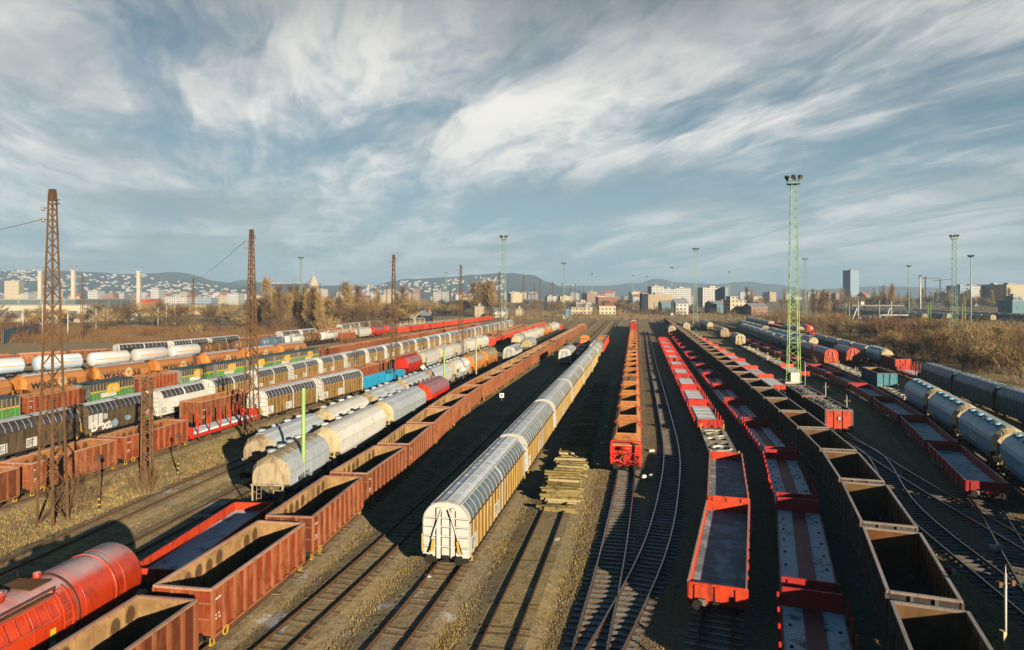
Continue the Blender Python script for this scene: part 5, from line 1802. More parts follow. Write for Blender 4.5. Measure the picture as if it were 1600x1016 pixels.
def tree_kit(seed, kind, mat):
    """unit-height tree of about 10 m"""
    rr = random.Random(seed)
    k = Kit({'poplar': 'poplar_tree', 'round': 'bare_tree', 'bush': 'bare_bush'}[kind], 'tree' if kind != 'bush' else 'bush', 1)
    t, c = k.part('trunk'), k.part('crown')
    up = Vector((0, 0, 1))
    if kind == 'poplar':
        t.bar((0, 0, 0), (0, 0, 9.2), .28, bark, 6, .05)
        for i in range(70):
            z = rr.uniform(1.2, 9.3)
            d = rot_dir(up, rr.uniform(.18, .5), rr)
            L = (1 - z / 11) * 3.2 * rr.uniform(.6, 1.1) + .6
            p = Vector((0, 0, z))
            t.bar(p, p + d * L, .07, bark, 3, .02)
            for j in range(11):
                q = p + d * L * rr.uniform(.15, 1)
                d2 = rot_dir(d, rr.uniform(.15, .6), rr)
                l2 = rr.uniform(.6, 1.5)
                twig(c, q, d2, l2, .055, mat, rr)
                for m in range(2):
                    twig(c, q + d2 * l2 * rr.uniform(.3, .9), rot_dir(d2, rr.uniform(.3, .8), rr), rr.uniform(.3, .8), .04, mat, rr)
    elif kind == 'round':
        t.bar((0, 0, 0), (0, 0, 3), .34, bark, 6, .24)
        for i in range(8):
            d = rot_dir(up, rr.uniform(.2, .95), rr)
            p = Vector((0, 0, rr.uniform(1.8, 3)))
            L = rr.uniform(2.6, 4.4)
            e = p + d * L
            t.bar(p, e, .16, bark, 4, .06)
            for j in range(9):
                q = p + d * L * rr.uniform(.3, 1)
                d2 = rot_dir((d + up * .4).normalized(), rr.uniform(.3, 1.0), rr)
                l2 = rr.uniform(1.2, 2.8)
                t.bar(q, q + d2 * l2, .06, bark, 3, .02)
                for m in range(9):
                    q3 = q + d2 * l2 * rr.uniform(.2, 1)
                    d3 = rot_dir(d2, rr.uniform(.3, 1.0), rr)
                    l3 = rr.uniform(.5, 1.4)
                    twig(c, q3, d3, l3, .055, mat, rr)
                    twig(c, q3 + d3 * l3 * .5, rot_dir(d3, .6, rr), l3 * .7, .04, mat, rr)
    else:
        for i in range(34):
            b = Vector((rr.uniform(-2.2, 2.2), rr.uniform(-2.2, 2.2), 0))
            d = rot_dir((up + Vector((b.x, b.y, 0)) * .12).normalized(), rr.uniform(.02, .3), rr)
            L = rr.uniform(5, 8.8) * (1 - .05 * b.length)
            t.bar(b, b + d * L, .075, mat if i % 3 else bark, 3, .02)
            for j in range(15):
                q = b + d * L * rr.uniform(.15, 1)
                d2 = rot_dir(d, rr.uniform(.15, .65), rr)
                l2 = rr.uniform(.8, 2.0)
                twig(c, q, d2, l2, .06, mat, rr)
                for m in range(2):
                    twig(c, q + d2 * l2 * rr.uniform(.2, .9), rot_dir(d2, rr.uniform(.2, .7), rr), rr.uniform(.4, 1.0), .045, mat, rr)
    return k


POP = [tree_kit(1, 'poplar', twig_gold), tree_kit(2, 'poplar', twig_brown), tree_kit(3, 'poplar', twig_gold)]
RND = [tree_kit(4, 'round', twig_brown), tree_kit(5, 'round', twig_gold), tree_kit(6, 'round', twig_dark)]
BSH = [tree_kit(7, 'bush', twig_brown), tree_kit(8, 'bush', twig_red), tree_kit(9, 'bush', twig_gold), tree_kit(10, 'bush', twig_brown)]
BSHD = [tree_kit(12, 'bush', twig_dark), tree_kit(13, 'bush', twig_brown)]


def plant(kits, px, Y, ztop, label, group, wide=1.0):
    k = R.choice(kits)
    x, y = PY(px, Y)
    s = ztop / 10.0
    k.place((x, y, 0), R.uniform(0, 6.28), label, group, far=Y > 110, scale=(s * wide, s * wide, s))


# thicket right of the yard
n = 0
while n < 150:
    Yv = R.uniform(118, 330)
    u0 = 70 if Yv > 200 else 67 - (200 - Yv) * 0.0
    uu = u0 + R.random() ** 1.3 * (30 + (Yv - 118) * .10)
    if Yv > 225 and uu < 76:
        continue
    x, y = U(uu + 1.5, Yv)
    px = 800 + 1066 * x / Yv
    if px > 1640:
        continue
    s = R.uniform(3.4, 9.6) * (0.75 if uu < 72 else 1.0) * (1.12 if Yv < 240 else .9)
    k = R.choice(BSH + BSHD + RND + RND[:2])
    k.place((x, y, 0), R.uniform(0, 6.28), 'bare brown bush in the dense thicket beyond the covered wagons', 'bushes of the brown thicket', far=True, scale=(s / 8.5 * 1.15, s / 8.5 * 1.15, s / 8.5))
    n += 1
for i in range(34):
    px = R.uniform(1190, 1345); Yv = R.uniform(335, 520)
    plant(BSH, px, Yv, R.uniform(5, 7.5), 'grey-brown bush on the far rise behind the green tower', 'bushes behind the green tower', 1.5)
for i in range(42):
    px = R.uniform(915, 1200); Yv = R.uniform(520, 700)
    plant(BSH + BSHD, px, Yv, R.uniform(4.5, 8.5), 'grey-brown bush across the far end of the yard', 'bushes at the far end', 1.7)
for i in range(95):
    px = R.uniform(1165, 1610); Yv = R.uniform(640, 950)
    kind = POP if R.random() < .3 else RND
    plant(kind, px, Yv, R.uniform(15, 22) if kind is RND else R.uniform(18, 25), 'bare tree in the far tree belt below the pale sky', 'far tree belt trees')
for px, Y, zt, lb in ((1283, 430, 17, 'pale poplar left of the poplar pair by the gantry'), (1292, 430, 17.5, 'tallest pale poplar by the gantry'), (1303, 440, 16.5, 'pale poplar right of the poplar pair by the gantry'), (1337, 520, 21, 'round golden bare tree below the glass tower'), (1352, 540, 20, 'round golden bare tree right of the glass tower'), (1272, 470, 16, 'dark bushy tree left of the poplars')):
    plant(POP if 'poplar' in lb else RND, px, Y, zt, lb, None, 1.2)
# wood on the other side
for i in range(52):
    px = R.uniform(400, 640); Yv = R.uniform(295, 390)
    kind = POP if px < 520 and R.random() < .75 else RND
    zt = 16 + (461 - R.uniform(448, 472)) * Yv / 1066 if px < 520 else R.uniform(11, 17)
    plant(kind, px, Yv, zt, 'bare tree in the golden wood behind the tank wagons', 'trees of the golden wood', 1.25)
for i in range(40):
    px = R.uniform(385, 610); Yv = R.uniform(270, 330)
    plant(BSH + BSHD[:1], px, Yv, R.uniform(3, 9.5), 'tangled brown bush at the edge of the golden wood', 'bushes below the golden wood', 1.3)
for i in range(30):
    px = R.uniform(130, 400); Yv = R.uniform(255, 360)
    plant(BSH + BSHD[:1], px, Yv, R.uniform(1.6, 5.5 if px < 300 else 8), 'low brown bush on the bank behind the gas tanks', 'bushes on the brown bank', 1.6)
for i in range(16):
    px = R.uniform(-10, 55); Yv = R.uniform(215, 300)
    plant(BSH[1:2] + BSHD, px, Yv, R.uniform(5, 9), 'reddish bush beside the blue fence', 'reddish bushes by the blue fence', 1.4)
for i in range(60):
    px = R.uniform(-15, 405); Yv = R.uniform(285, 420)
    plant(RND, px, Yv, R.uniform(6, 13) if R.random() < .7 else R.uniform(12, 17), 'grey-brown bare tree scattered on the scrubby bank', 'scattered trees on the scrubby bank', 1.25)
for i in range(40):
    px = R.uniform(395, 640); Yv = R.uniform(330, 470)
    plant(POP if R.random() < .5 else RND, px, Yv, R.uniform(15, 23), 'bare tree in the golden wood behind the tank wagons', 'trees of the golden wood', 1.4)
for px, Y, zt in ((185, 330, 16), (200, 340, 15), (243, 350, 19), (250, 345, 18), (345, 380, 16), (365, 380, 15), (98, 330, 12)):
    plant(RND, px, Y, zt, 'bare tree standing before the tan warehouse and red block', 'trees before the warehouse', 1.1)
for i in range(46):
    px = R.uniform(610, 780); Yv = R.uniform(480, 640)
    tall = 735 < px < 772
    plant(POP if tall else RND + BSHD, px, Yv, 25 if tall else R.uniform(11, 17), 'bare tree beyond the red wagons, below the wooded hill', 'trees beyond the red wagons', 1.2)
for px in (740, 747, 755, 762, 768):
    plant(POP, px, 560, R.uniform(23, 26), 'tall poplar in the clump below the wooded hill', 'tall poplar clump', 1.5)
for i in range(70):
    px = R.uniform(770, 1000); Yv = R.uniform(640, 1000)
    plant(RND + BSHD, px, Yv, R.uniform(8, 14), 'small bare tree among the far town houses', 'trees among the far houses', 1.3)
# a bare bush by the nearest mast
x, y = P(118, 800)
for dx, dy, s, lb in ((0, 0, .36, 'leafless bush at the foot of the largest mast'), (2.6, 4.5, .3, 'smaller leafless bush behind the largest mast'), (12.5, 22, .32, 'leafless bush at the foot of the second rusty mast')):
    BSHD[1].place((x + dx, y + dy, 0), dx, lb, None, False, (s * 1.2, s * 1.2, s))

# ------------------------------------------------------------------ dry grass
def scrub(name, label, count, pr, yr, hr, cols, seed, wmul=1.0):
    """uncountable brown scrub: bare stems scattered over the ground"""
    rg = np.random.default_rng(seed)
    Yv = rg.uniform(*yr, count)
    px = rg.uniform(*pr, count)
    X = (px - 800) * Yv / 1066
    cl = np.sin(X * .13 + 2 * np.sin(Yv * .05)) * np.sin(Yv * .09 + X * .04) * .5 + .5
    k = rg.random(count) < .15 + .85 * cl
    X, Yv, cl = X[k], Yv[k], cl[k]
    n, B = len(X), 7
    hx = np.repeat(X, B) + rg.normal(0, .5, n * B)
    hy = np.repeat(Yv, B) + rg.normal(0, .5, n * B)
    hh = np.repeat(rg.uniform(*hr, n) * (.4 + cl), B) * rg.uniform(.4, 1.1, n * B)
    w = rg.uniform(.02, .06, n * B) * wmul
    a, la = rg.uniform(0, 6.28, n * B), rg.uniform(0, 6.28, n * B)
    ll = rg.uniform(.1, .6, n * B) * hh
    v = np.zeros((n * B, 3, 3))
    v[:, 0] = np.stack([hx - np.cos(a) * w, hy - np.sin(a) * w, np.zeros_like(hx)], 1)
    v[:, 1] = np.stack([hx + np.cos(a) * w, hy + np.sin(a) * w, np.zeros_like(hx)], 1)
    v[:, 2] = np.stack([hx + np.cos(la) * ll, hy + np.sin(la) * ll, hh], 1)
    me = bpy.data.meshes.new(name)
    nv = n * B * 3
    me.vertices.add(nv); me.loops.add(nv); me.polygons.add(n * B)
    me.vertices.foreach_set('co', v.reshape(-1))
    me.loops.foreach_set('vertex_index', np.arange(nv, dtype=np.int32))
    me.polygons.foreach_set('loop_start', np.arange(0, nv, 3, dtype=np.int32))
    me.update(); me.validate()
    m, nt, b = base_mat(name, 0.9, 0, 0.1)
    g_ = nt.nodes.new('ShaderNodeNewGeometry')
    nt.links.new(mixc(nt, g_.outputs['Random Per Island'], *cols), b.inputs['Base Color'])
    me.materials.append(m)
    o = link(name, me, kind='stuff')
    o['label'] = label


scrub('dry_scrub', 'low brown scrub covering the bank behind the tank wagons', 34000, (-20, 640), (226, 330), (.7, 3.0), ((0.25, 0.14, 0.06), (0.11, 0.068, 0.036)), 31)
scrub('dry_undergrowth', 'brown undergrowth below the thicket', 6000, (1190, 1640), (150, 420), (.6, 2.6), ((0.30, 0.19, 0.09), (0.14, 0.09, 0.05)), 32, 1.4)
scrub('far_scrub', 'grey-brown scrub across the far end of the yard', 9000, (760, 1240), (430, 720), (.5, 2.4), ((0.34, 0.25, 0.13), (0.18, 0.13, 0.08)), 33, 3.0)


def grass():
    rg = np.random.default_rng(5)
    seg = np.array(SEGS)
    N = 420000
    Yv = 26 + 95 * rg.random(N) ** 1.5
    px = rg.uniform(-20, 1640, N)
    X = (px - 800) * Yv / 1066
    u = X - Yv * TAN
    keep = np.zeros(N, bool)
    dens = np.full(N, 0.25)
    dens[(u > -45.5) & (u < -38.5)] = 1.0
    dens[(u > -9.0) & (u < -1.8)] = 0.9
    dens[(u > -18.2) & (u < -11)] = 0.6
    dens[(u > 15) & (u < 19.5)] = .35
    dens[(u > 24.5) & (u < 30)] = .3
    patch = np.clip(.5 + .3 * np.sin(X * .55 + 1.7 * np.sin(Yv * .31)) * np.sin(Yv * .37 + X * .21) + .3 * np.sin(X * 1.7 + 2.1 * np.sin(Yv * 1.1)) * np.sin(Yv * 1.3 + 1.5 * np.sin(X * .9)), 0, 1)
    keep = rg.random(N) < dens * (0.04 + 1.15 * patch ** 1.6)
    X, Yv = X[keep], Yv[keep]
    sel = seg[(seg[:, 1] < 125)]
    ok = np.ones(len(X), bool)
    for x0, y0, x1, y1, op in sel:
        dx, dy = x1 - x0, y1 - y0
        L2 = dx * dx + dy * dy
        near = np.abs(Yv - (y0 + y1) / 2) < 4
        t = np.clip(((X - x0) * dx + (Yv - y0) * dy) / L2, 0, 1)
        d = np.hypot(X - x0 - t * dx, Yv - y0 - t * dy)
        ok &= ~(near & (d < 1.3) & (rg.random(len(X)) < (.93 if op else np.where(np.abs(d - .7525) < .12, 1.0, .25))))
    X, Yv = X[ok], Yv[ok]
    n = min(len(X), 50000)
    X, Yv = X[:n], Yv[:n]
    B = 5
    hx = np.repeat(X, B) + rg.normal(0, .22, n * B)
    hy = np.repeat(Yv, B) + rg.normal(0, .22, n * B)
    hh = np.repeat(rg.uniform(.03, .17, n), B) * rg.uniform(.5, 1.2, n * B)
    tall = np.repeat((X - Yv * TAN < -38) & (rg.random(n) < .5), B)
    hh = np.where(tall, hh * 1.8, hh)
    w = rg.uniform(.010, .024, n * B)
    a = rg.uniform(0, 6.28, n * B)
    la, ll = rg.uniform(0, 6.28, n * B), rg.uniform(.1, .7, n * B) * hh
    v = np.zeros((n * B, 3, 3))
    v[:, 0] = np.stack([hx - np.cos(a) * w, hy - np.sin(a) * w, np.zeros_like(hx)], 1)
    v[:, 1] = np.stack([hx + np.cos(a) * w, hy + np.sin(a) * w, np.zeros_like(hx)], 1)
    v[:, 2] = np.stack([hx + np.cos(la) * ll, hy + np.sin(la) * ll, hh], 1)
    me = bpy.data.meshes.new('dry_grass')
    nv = n * B * 3
    me.vertices.add(nv); me.loops.add(nv); me.polygons.add(n * B)
    me.vertices.foreach_set('co', v.reshape(-1))
    me.loops.foreach_set('vertex_index', np.arange(nv, dtype=np.int32))
    me.polygons.foreach_set('loop_start', np.arange(0, nv, 3, dtype=np.int32))
    me.update(); me.validate()
    m, nt, b = base_mat('dry_grass', 0.9, 0, 0.15)
    g_ = nt.nodes.new('ShaderNodeNewGeometry')
    tc = nt.nodes.new('ShaderNodeTexCoord')
    nn = noise(nt, tc.outputs['Object'], .25, 3)
    c = mixc(nt, g_.outputs['Random Per Island'], (0.46, 0.335, 0.13), (0.25, 0.18, 0.075))
    c = mixc(nt, mth(nt, 'MULTIPLY', ramp(nt, nn, .48, .65), .5), c, (0.24, 0.185, 0.07))
    nt.links.new(c, b.inputs['Base Color'])
    me.materials.append(m)
    o = link('dry_grass', me, kind='stuff')
    o['label'] = 'dry golden grass between the tracks'


grass()

# ------------------------------------------------------------------ buildings
def wall_mat(name, col, win=(0.10, 0.12, 0.15), fx=3.2, fz=3.0, wx=.5, wz=.45, roof=None):
    """rendered facade with rows of windows"""
    m, nt, b = base_mat(name, 0.8, 0, 0.3)
    tc = nt.nodes.new('ShaderNodeTexCoord')
    sp = nt.nodes.new('ShaderNodeSeparateXYZ')
    nt.links.new(tc.outputs['Object'], sp.inputs[0])
    gx = mth(nt, 'FRACT', mth(nt, 'DIVIDE', mth(nt, 'ADD', mth(nt, 'ADD', sp.outputs[0], sp.outputs[1]), 300.0), fx))
    gz = mth(nt, 'FRACT', mth(nt, 'DIVIDE', sp.outputs[2], fz))
    mx = mth(nt, 'LESS_THAN', mth(nt, 'ABSOLUTE', mth(nt, 'SUBTRACT', gx, .5)), wx / 2)
    mz = mth(nt, 'LESS_THAN', mth(nt, 'ABSOLUTE', mth(nt, 'SUBTRACT', gz, .5)), wz / 2)
    g_ = nt.nodes.new('ShaderNodeNewGeometry')
    s2 = nt.nodes.new('ShaderNodeSeparateXYZ')
    nt.links.new(g_.outputs['Normal'], s2.inputs[0])
    side = mth(nt, 'LESS_THAN', s2.outputs[2], .5)
    f = mth(nt, 'MULTIPLY', mth(nt, 'MULTIPLY', mx, mz), side)
    n = noise(nt, tc.outputs['Object'], .12, 4)
    c = mixc(nt, mth(nt, 'MULTIPLY', n, .4), col, tuple(q * .6 for q in col))
    c = mixc(nt, f, c, win)
    c = mixc(nt, mth(nt, 'GREATER_THAN', s2.outputs[2], .5), c, roof or (0.40, 0.40, 0.40))
    nt.links.new(c, b.inputs['Base Color'])
    return m


WM = {'white': wall_mat('white_facade', (0.54, 0.53, 0.50)), 'cream': wall_mat('cream_facade', (0.60, 0.50, 0.32)), 'grey': wall_mat('grey_facade', (0.40, 0.40, 0.40)),
      'glass': wall_mat('glass_facade', (0.30, 0.38, 0.47), (0.18, 0.25, 0.33), 2.0, 3.3, .8, .7), 'brick': wall_mat('brick_facade', (0.34, 0.20, 0.12)),
      'red': wall_mat('red_block', (0.42, 0.045, 0.035), (0.42, 0.045, 0.035)), 'tan': wall_mat('tan_warehouse', (0.48, 0.36, 0.18), (0.14, 0.11, 0.08), 9, 8, .7, .16, (0.3, .28, .25)),
      'black': wall_mat('black_silo', (0.02, 0.025, 0.04), (0.02, 0.025, 0.04)), 'rust': wall_mat('rusty_shed', (0.30, 0.13, 0.07), (0.2, 0.1, 0.06), 6, 9, .2, .9, (0.36, 0.17, 0.1)),
      'stadium': wall_mat('stadium_glass', (0.22, 0.28, 0.28), (0.12, 0.16, 0.17), 14, 30, .92, .9, (0.7, 0.7, 0.68)),
      'bays': wall_mat('bay_facade', (0.55, 0.49, 0.36), (0.17, 0.18, 0.17), 11, 9, .55, .5, (0.7, .7, .68)), 'orange': wall_mat('ochre_facade', (0.44, 0.35, 0.23), (0.26, 0.22, 0.17)), 'teal': wall_mat('teal_hall', (0.14, 0.24, 0.28), (0.10, 0.16, 0.2), 7, 9, .4, .3)}
roof_tile = plain('red_roof_tiles', (0.42, 0.14, 0.06), 0.8)
roof_grey = plain('grey_roof_sheet', (0.34, 0.36, 0.38), 0.6)


def bld(px0, px1, ytop, Y, mat, label, depth=None, roof='flat', group=None, ang=0.0, z0=0.0, name='building', bits=True):
    w = (px1 - px0) * Y / 1066
    h = 16 + (461 - ytop) * Y / 1066
    d = depth or max(8, min(w * .7, 40))
    k = Kit(name, 'building', 1)
    b = k.part('wall')
    wm = WM[mat]
    top = h if roof == 'flat' else h * .7
    b.box(-w / 2, w / 2, 0, d, z0, top, wm)
    r = k.part('roof')
    if roof == 'flat':
        r.box(-w / 2 - .3, w / 2 + .3, -.3, d + .3, top, top + .5, roof_grey)
        if bits:
            r.box(-w * .15, w * .1, d * .3, d * .6, top + .5, top + 2.6, wm)
            r.box(w * .22, w * .27, d * .4, d * .5, top + .5, top + 1.8, roof_grey)
    else:
        mt = roof_tile if roof == 'tile' else roof_grey
        A = [(-w / 2 - .4, -.4, top), (w / 2 + .4, -.4, top), (w / 2 + .4, d + .4, top), (-w / 2 - .4, d + .4, top)]
        e0, e1 = (-w / 2 - .4, d / 2, h), (w / 2 + .4, d / 2, h)
        r.poly([A[0], A[1], e1, e0], mt); r.poly([A[2], A[3], e0, e1], mt)
        r.poly([A[3], A[0], e0], wm); r.poly([A[1], A[2], e1], wm)
        if bits:
            r.box(w * .2, w * .2 + 1.2, d * .45, d * .55, h - .8, h + 1.2, roof_tile)
    x, y = PY((px0 + px1) / 2, Y)
    k.place((x, y, 0), ang, label, group, far=False)
    return k


def part_box(px0, px1, ytop, ybot, Y, mat, label, d=20, name='building'):
    bld(px0, px1, ytop, Y, mat, label, d, name=name)


bld(-30, 118, 469, 420, 'stadium', 'long stadium stand with glazed band and white eaves', 60, name='stadium_stand', bits=False)
bld(-40, 135, 477.5, 400, 'bays', 'low white podium in front of the glazed stand', 16, name='podium', bits=False)
bld(50, 74, 491, 330, 'cream', 'small cream hut behind the blue fence', 10)
bld(8, 28, 439, 1500, 'cream', 'pale apartment tower left of the largest mast', 24, ang=.2)
bld(33, 44, 459, 1400, 'white', 'small white block beside the apartment tower', 24)
bld(137, 153, 455, 900, 'white', 'tall white house before the hillside', 16)
bld(158, 178, 466, 620, 'cream', 'house with an orange tiled gable roof', 16, roof='tile', ang=.3)
bld(140, 175, 484, 420, 'white', 'snowy flat shed left of the bare trees', 24, bits=False)
bld(212, 233, 468, 700, 'red', 'plain dark red block behind a cream column', 24, bits=False)
bld(205, 262, 479, 520, 'tan', 'tan warehouse left half below the red block', 40, bits=False)
bld(262, 322, 477, 560, 'tan', 'tan warehouse with flat eaves behind the lone mast', 40, bits=False)
bld(256, 292, 465, 900, 'white', 'low white office range above the tan warehouse', 26)
bld(307, 330, 466, 850, 'glass', 'white-framed glass block left of the second mast', 20)
bld(355, 372, 459, 1100, 'white', 'white block below the wooded castle hill', 26)
bld(622, 660, 487.5, 385, 'orange', 'orange and green shed behind the grey roofs', 14, bits=False)
bld(657, 672, 488, 380, 'black', 'dark open shed beside the orange one', 14, roof='grey')
bld(742, 756, 480, 500, 'orange', 'yellow ochre house at the poplar clump', 14)
bld(773, 793, 481, 480, 'white', 'white gabled shed left of the mint tower', 18, roof='grey')
bld(806, 818, 484, 520, 'orange', 'small yellow house beside the lattice masts', 12)
bld(884, 893, 485, 480, 'teal', 'dark teal hut at the mint tower foot', 10)
bld(893, 926, 481, 560, 'cream', 'long cream depot shed at the far end of the yard', 20, bits=False)
bld(900, 925, 472.5, 800, 'white', 'white lattice-fronted hall behind the cream depot', 20)
bld(935, 968, 464.5, 1100, 'rust', 'long rusty-roofed hall with blue sides', 40, bits=False)
bld(946, 960, 474, 620, 'white', 'white house with a red hipped roof', 14, roof='tile')
bld(936, 962, 479, 560, 'cream', 'long low cream house below the red roof', 10, bits=False)
bld(1003, 1013, 459, 640, 'black', 'black box silo on legs', 12, bits=False)
bld(1018, 1037, 448, 900, 'white', 'tall white factory block behind the silo', 30)
bld(1012, 1050, 461, 760, 'orange', 'ochre brick factory wing below the white block', 30)
bld(1037, 1056, 452, 1000, 'white', 'white factory wing with a flat roof', 30)
bld(1055, 1080, 450.5, 1050, 'white', 'long white office range left of the far tower', 30)
bld(1056, 1076, 467, 560, 'white', 'white gabled barn in front of the factory', 18, roof='grey')
bld(1034, 1056, 470, 640, 'teal', 'blue-grey low hall left of the white barn', 16, roof='grey')
bld(1098, 1137, 450, 900, 'white', 'big white hospital-like block with rows of windows', 30)
bld(1133, 1138, 449, 885, 'glass', 'narrow blue stair tower of the white block', 14, bits=False)
bld(1113, 1142, 470, 600, 'teal', 'slate-blue pitched hall before the white block', 24, roof='grey')
bld(1141, 1166, 470, 560, 'cream', 'cream flat-roofed plant building', 18, bits=False)
bld(1141, 1153, 464, 572, 'cream', 'raised cream block of the plant building', 12, bits=False)
bld(1174, 1200, 474, 540, 'brick', 'dark-roofed brick barn among bushes', 20, roof='grey')
bld(1325, 1346, 423, 1300, 'glass', 'tall glass office tower above the tree belt', 16, ang=.5, name='office_tower')
bld(1500, 1518, 447, 950, 'glass', 'blue glass block right of the thicket tower', 30)
bld(1517, 1532, 447, 1000, 'white', 'pale block beside the blue glass one', 30)
bld(1532, 1552, 447.5, 1020, 'glass', 'wide glazed office with blue end', 30)
bld(1553, 1573, 445, 1000, 'cream', 'cream office block with a flat roof', 30)
bld(1573, 1602, 445, 900, 'cream', 'cream office block by the frame edge', 30)
bld(1583, 1604, 463, 700, 'white', 'low white building below the cream offices', 20)
bld(1582, 1606, 470, 600, 'teal', 'low blue hall behind the depot rows', 18)
# rows of town houses in the haze
cnames = ['white', 'white', 'cream', 'grey', 'cream', 'brick', 'white', 'orange']
for i in range(150):
    px = R.uniform(-20, 1230) if i < 130 else R.uniform(1230, 1620)
    Yv = R.uniform(1150, 2700)
    wpx = R.uniform(6, 20)
    yt = R.uniform(456, 464) - (4 if R.random() < .12 else 0)
    bld(px, px + wpx, yt, Yv, R.choice(cnames), 'small pale town building in the haze below the hills', R.uniform(12, 30), roof=R.choice(['flat', 'flat', 'tile']), group='town buildings below the hills', ang=R.uniform(-.5, .5))
# church-like dome and spire in the town
k = Kit('church', 'church', 1)
k.part('wall').box(-20, 20, 0, 40, 0, 30, WM['cream'])
q = k.part('dome')
q.lathe([(30, 11), (40, 11), (48, 8.5), (55, 4), (58, 1), (72, .3)], 0, 15, WM['cream'], 14, axis='z')
x, y = PY(487, 1500)
k.place((x, y, 0), 0, 'domed cream church rising behind the golden wood')
k = Kit('chimney_tower', 'tower', 1)
k.part('shaft').box(-3, 3, 0, 6, 0, 43, WM['white'])
k.part('spire').lathe([(43, 4), (52, .4)], 0, 3, WM['white'], 8, axis='z')
x, y = PY(575, 2100)
k.place((x, y, 0), 0, 'slim white church tower in the town')
# tower cranes
for px, Y, h, lab in ((1446, 1500, 52, 'thin grey tower crane with a long level jib'), (1469, 1650, 50, 'second tower crane with a raised jib')):
    k = Kit('tower_crane', 'crane', 1)
    k.part('mast').box(-1, 1, -1, 1, 0, h, mast_dark)
    j = k.part('jib')
    j.bar((-16, 0, h), (32 if h > 51 else 28, 0, h + (1 if h > 51 else 5)), 1.4, mast_dark)
    k.part('cab').box(-1.6, 1.6, -1.6, 1.6, h, h + 4, mast_dark)
    x, y = PY(px, Y)
    k.place((x, y, 0), 0, lab)
# blue corrugated fence
fn = Kit('corrugated_fence', 'fence', 1)
a, b_ = PY(5, 222), PY(60, 268)
L = math.hypot(b_[0] - a[0], b_[1] - a[1])
pn = fn.part('panel')
for i in range(44):
    pn.box(L * i / 44, L * (i + .96) / 44, -.06 if i % 2 else -.1, .04, .2, 4.6, plain('blue_sheet', (0.03, 0.11, 0.19), .5))
for i in range(9):
    fn.part('post').box(L * i / 8 - .1, L * i / 8 + .1, .041, .25, 0, 4.7, mast_dark)
fn.place((*a, 0), math.atan2(b_[1] - a[1], b_[0] - a[0]), 'blue corrugated sheet fence behind the gas tanks')
# lamp posts in the street beyond the tank wagons
for px, Y, zt in ((66, 280, 13), (106, 262, 9), (247, 330, 10), (150, 300, 10), (260, 330, 11), (273, 330, 11), (36, 262, 11)):
    post(px, Y, zt, .17, dirty_white, f'thin pale street lamp beyond the gas tanks, {dict(zip((66, 106, 247, 150, 260, 273, 36), ("left of the largest mast", "short, right of the largest mast", "before the red block", "by the snowy shed", "left of the blue sign", "right before the tan warehouse", "behind the blue fence")))[px]}', name='street_lamp')

# ------------------------------------------------------------------ hills
def hill_mat():
    m, nt, b = base_mat('hill_forest', 0.95, 0, 0.1)
    tc = nt.nodes.new('ShaderNodeTexCoord')
    n = noise(nt, tc.outputs['Object'], .006, 6, .65)
    n2 = noise(nt, tc.outputs['Object'], .03, 5, .65)
    c = mixc(nt, ramp(nt, n, .4, .62), (0.055, 0.062, 0.05), (0.085, 0.08, 0.06))
    c = mixc(nt, mth(nt, 'MULTIPLY', ramp(nt, n2, .5, .65), .6), c, (0.035, 0.042, 0.036))
    nt.links.new(c, b.inputs['Base Color'])
    return m


hm = hill_mat()
from mathutils import noise as mn
HILLS = []


def hill(pts, Y, depth, name='hills'):
    """ridge through photograph points at distance Y, sloping down towards the town"""
    mb = MB()
    x0, x1 = pts[0][0], pts[-1][0]
    cols, rows = max(40, int((x1 - x0) / 5)), 22

    def ridge(px):
        for (a, ya), (b, yb) in zip(pts, pts[1:]):
            if a <= px <= b:
                t = (px - a) / (b - a)
                t = t * t * (3 - 2 * t)
                return ya + (yb - ya) * t
        return pts[-1][1]

    def hz(px, t):
        hr = max(0, 16 + (461 - ridge(px)) * Y / 1066)
        s = t if t < 1 else 2 - t
        s = s * s * (3 - 2 * s)
        return hr * s

    def at(px, t):
        z = hz(px, t)
        yy = Y - depth * (1 - t)
        xx = (px - 800) * Y / 1066
        q = mn.noise(Vector((xx * .003, yy * .003, 1.7))) * .12 + mn.noise(Vector((xx * .012, yy * .012, 4.1))) * .05
        return (xx, yy, z * (1 + q) - .5)

    for i in range(cols + 1):
        for j in range(rows + 1):
            mb.v.append(at(x0 + (x1 - x0) * i / cols, 1.6 * j / rows))
    for i in range(cols):
        for j in range(rows):
            a = i * (rows + 1) + j
            mb.face((a, a + rows + 1, a + rows + 2, a + 1), hm, True)
    link(name, mb.mesh(name), kind='structure')
    return at


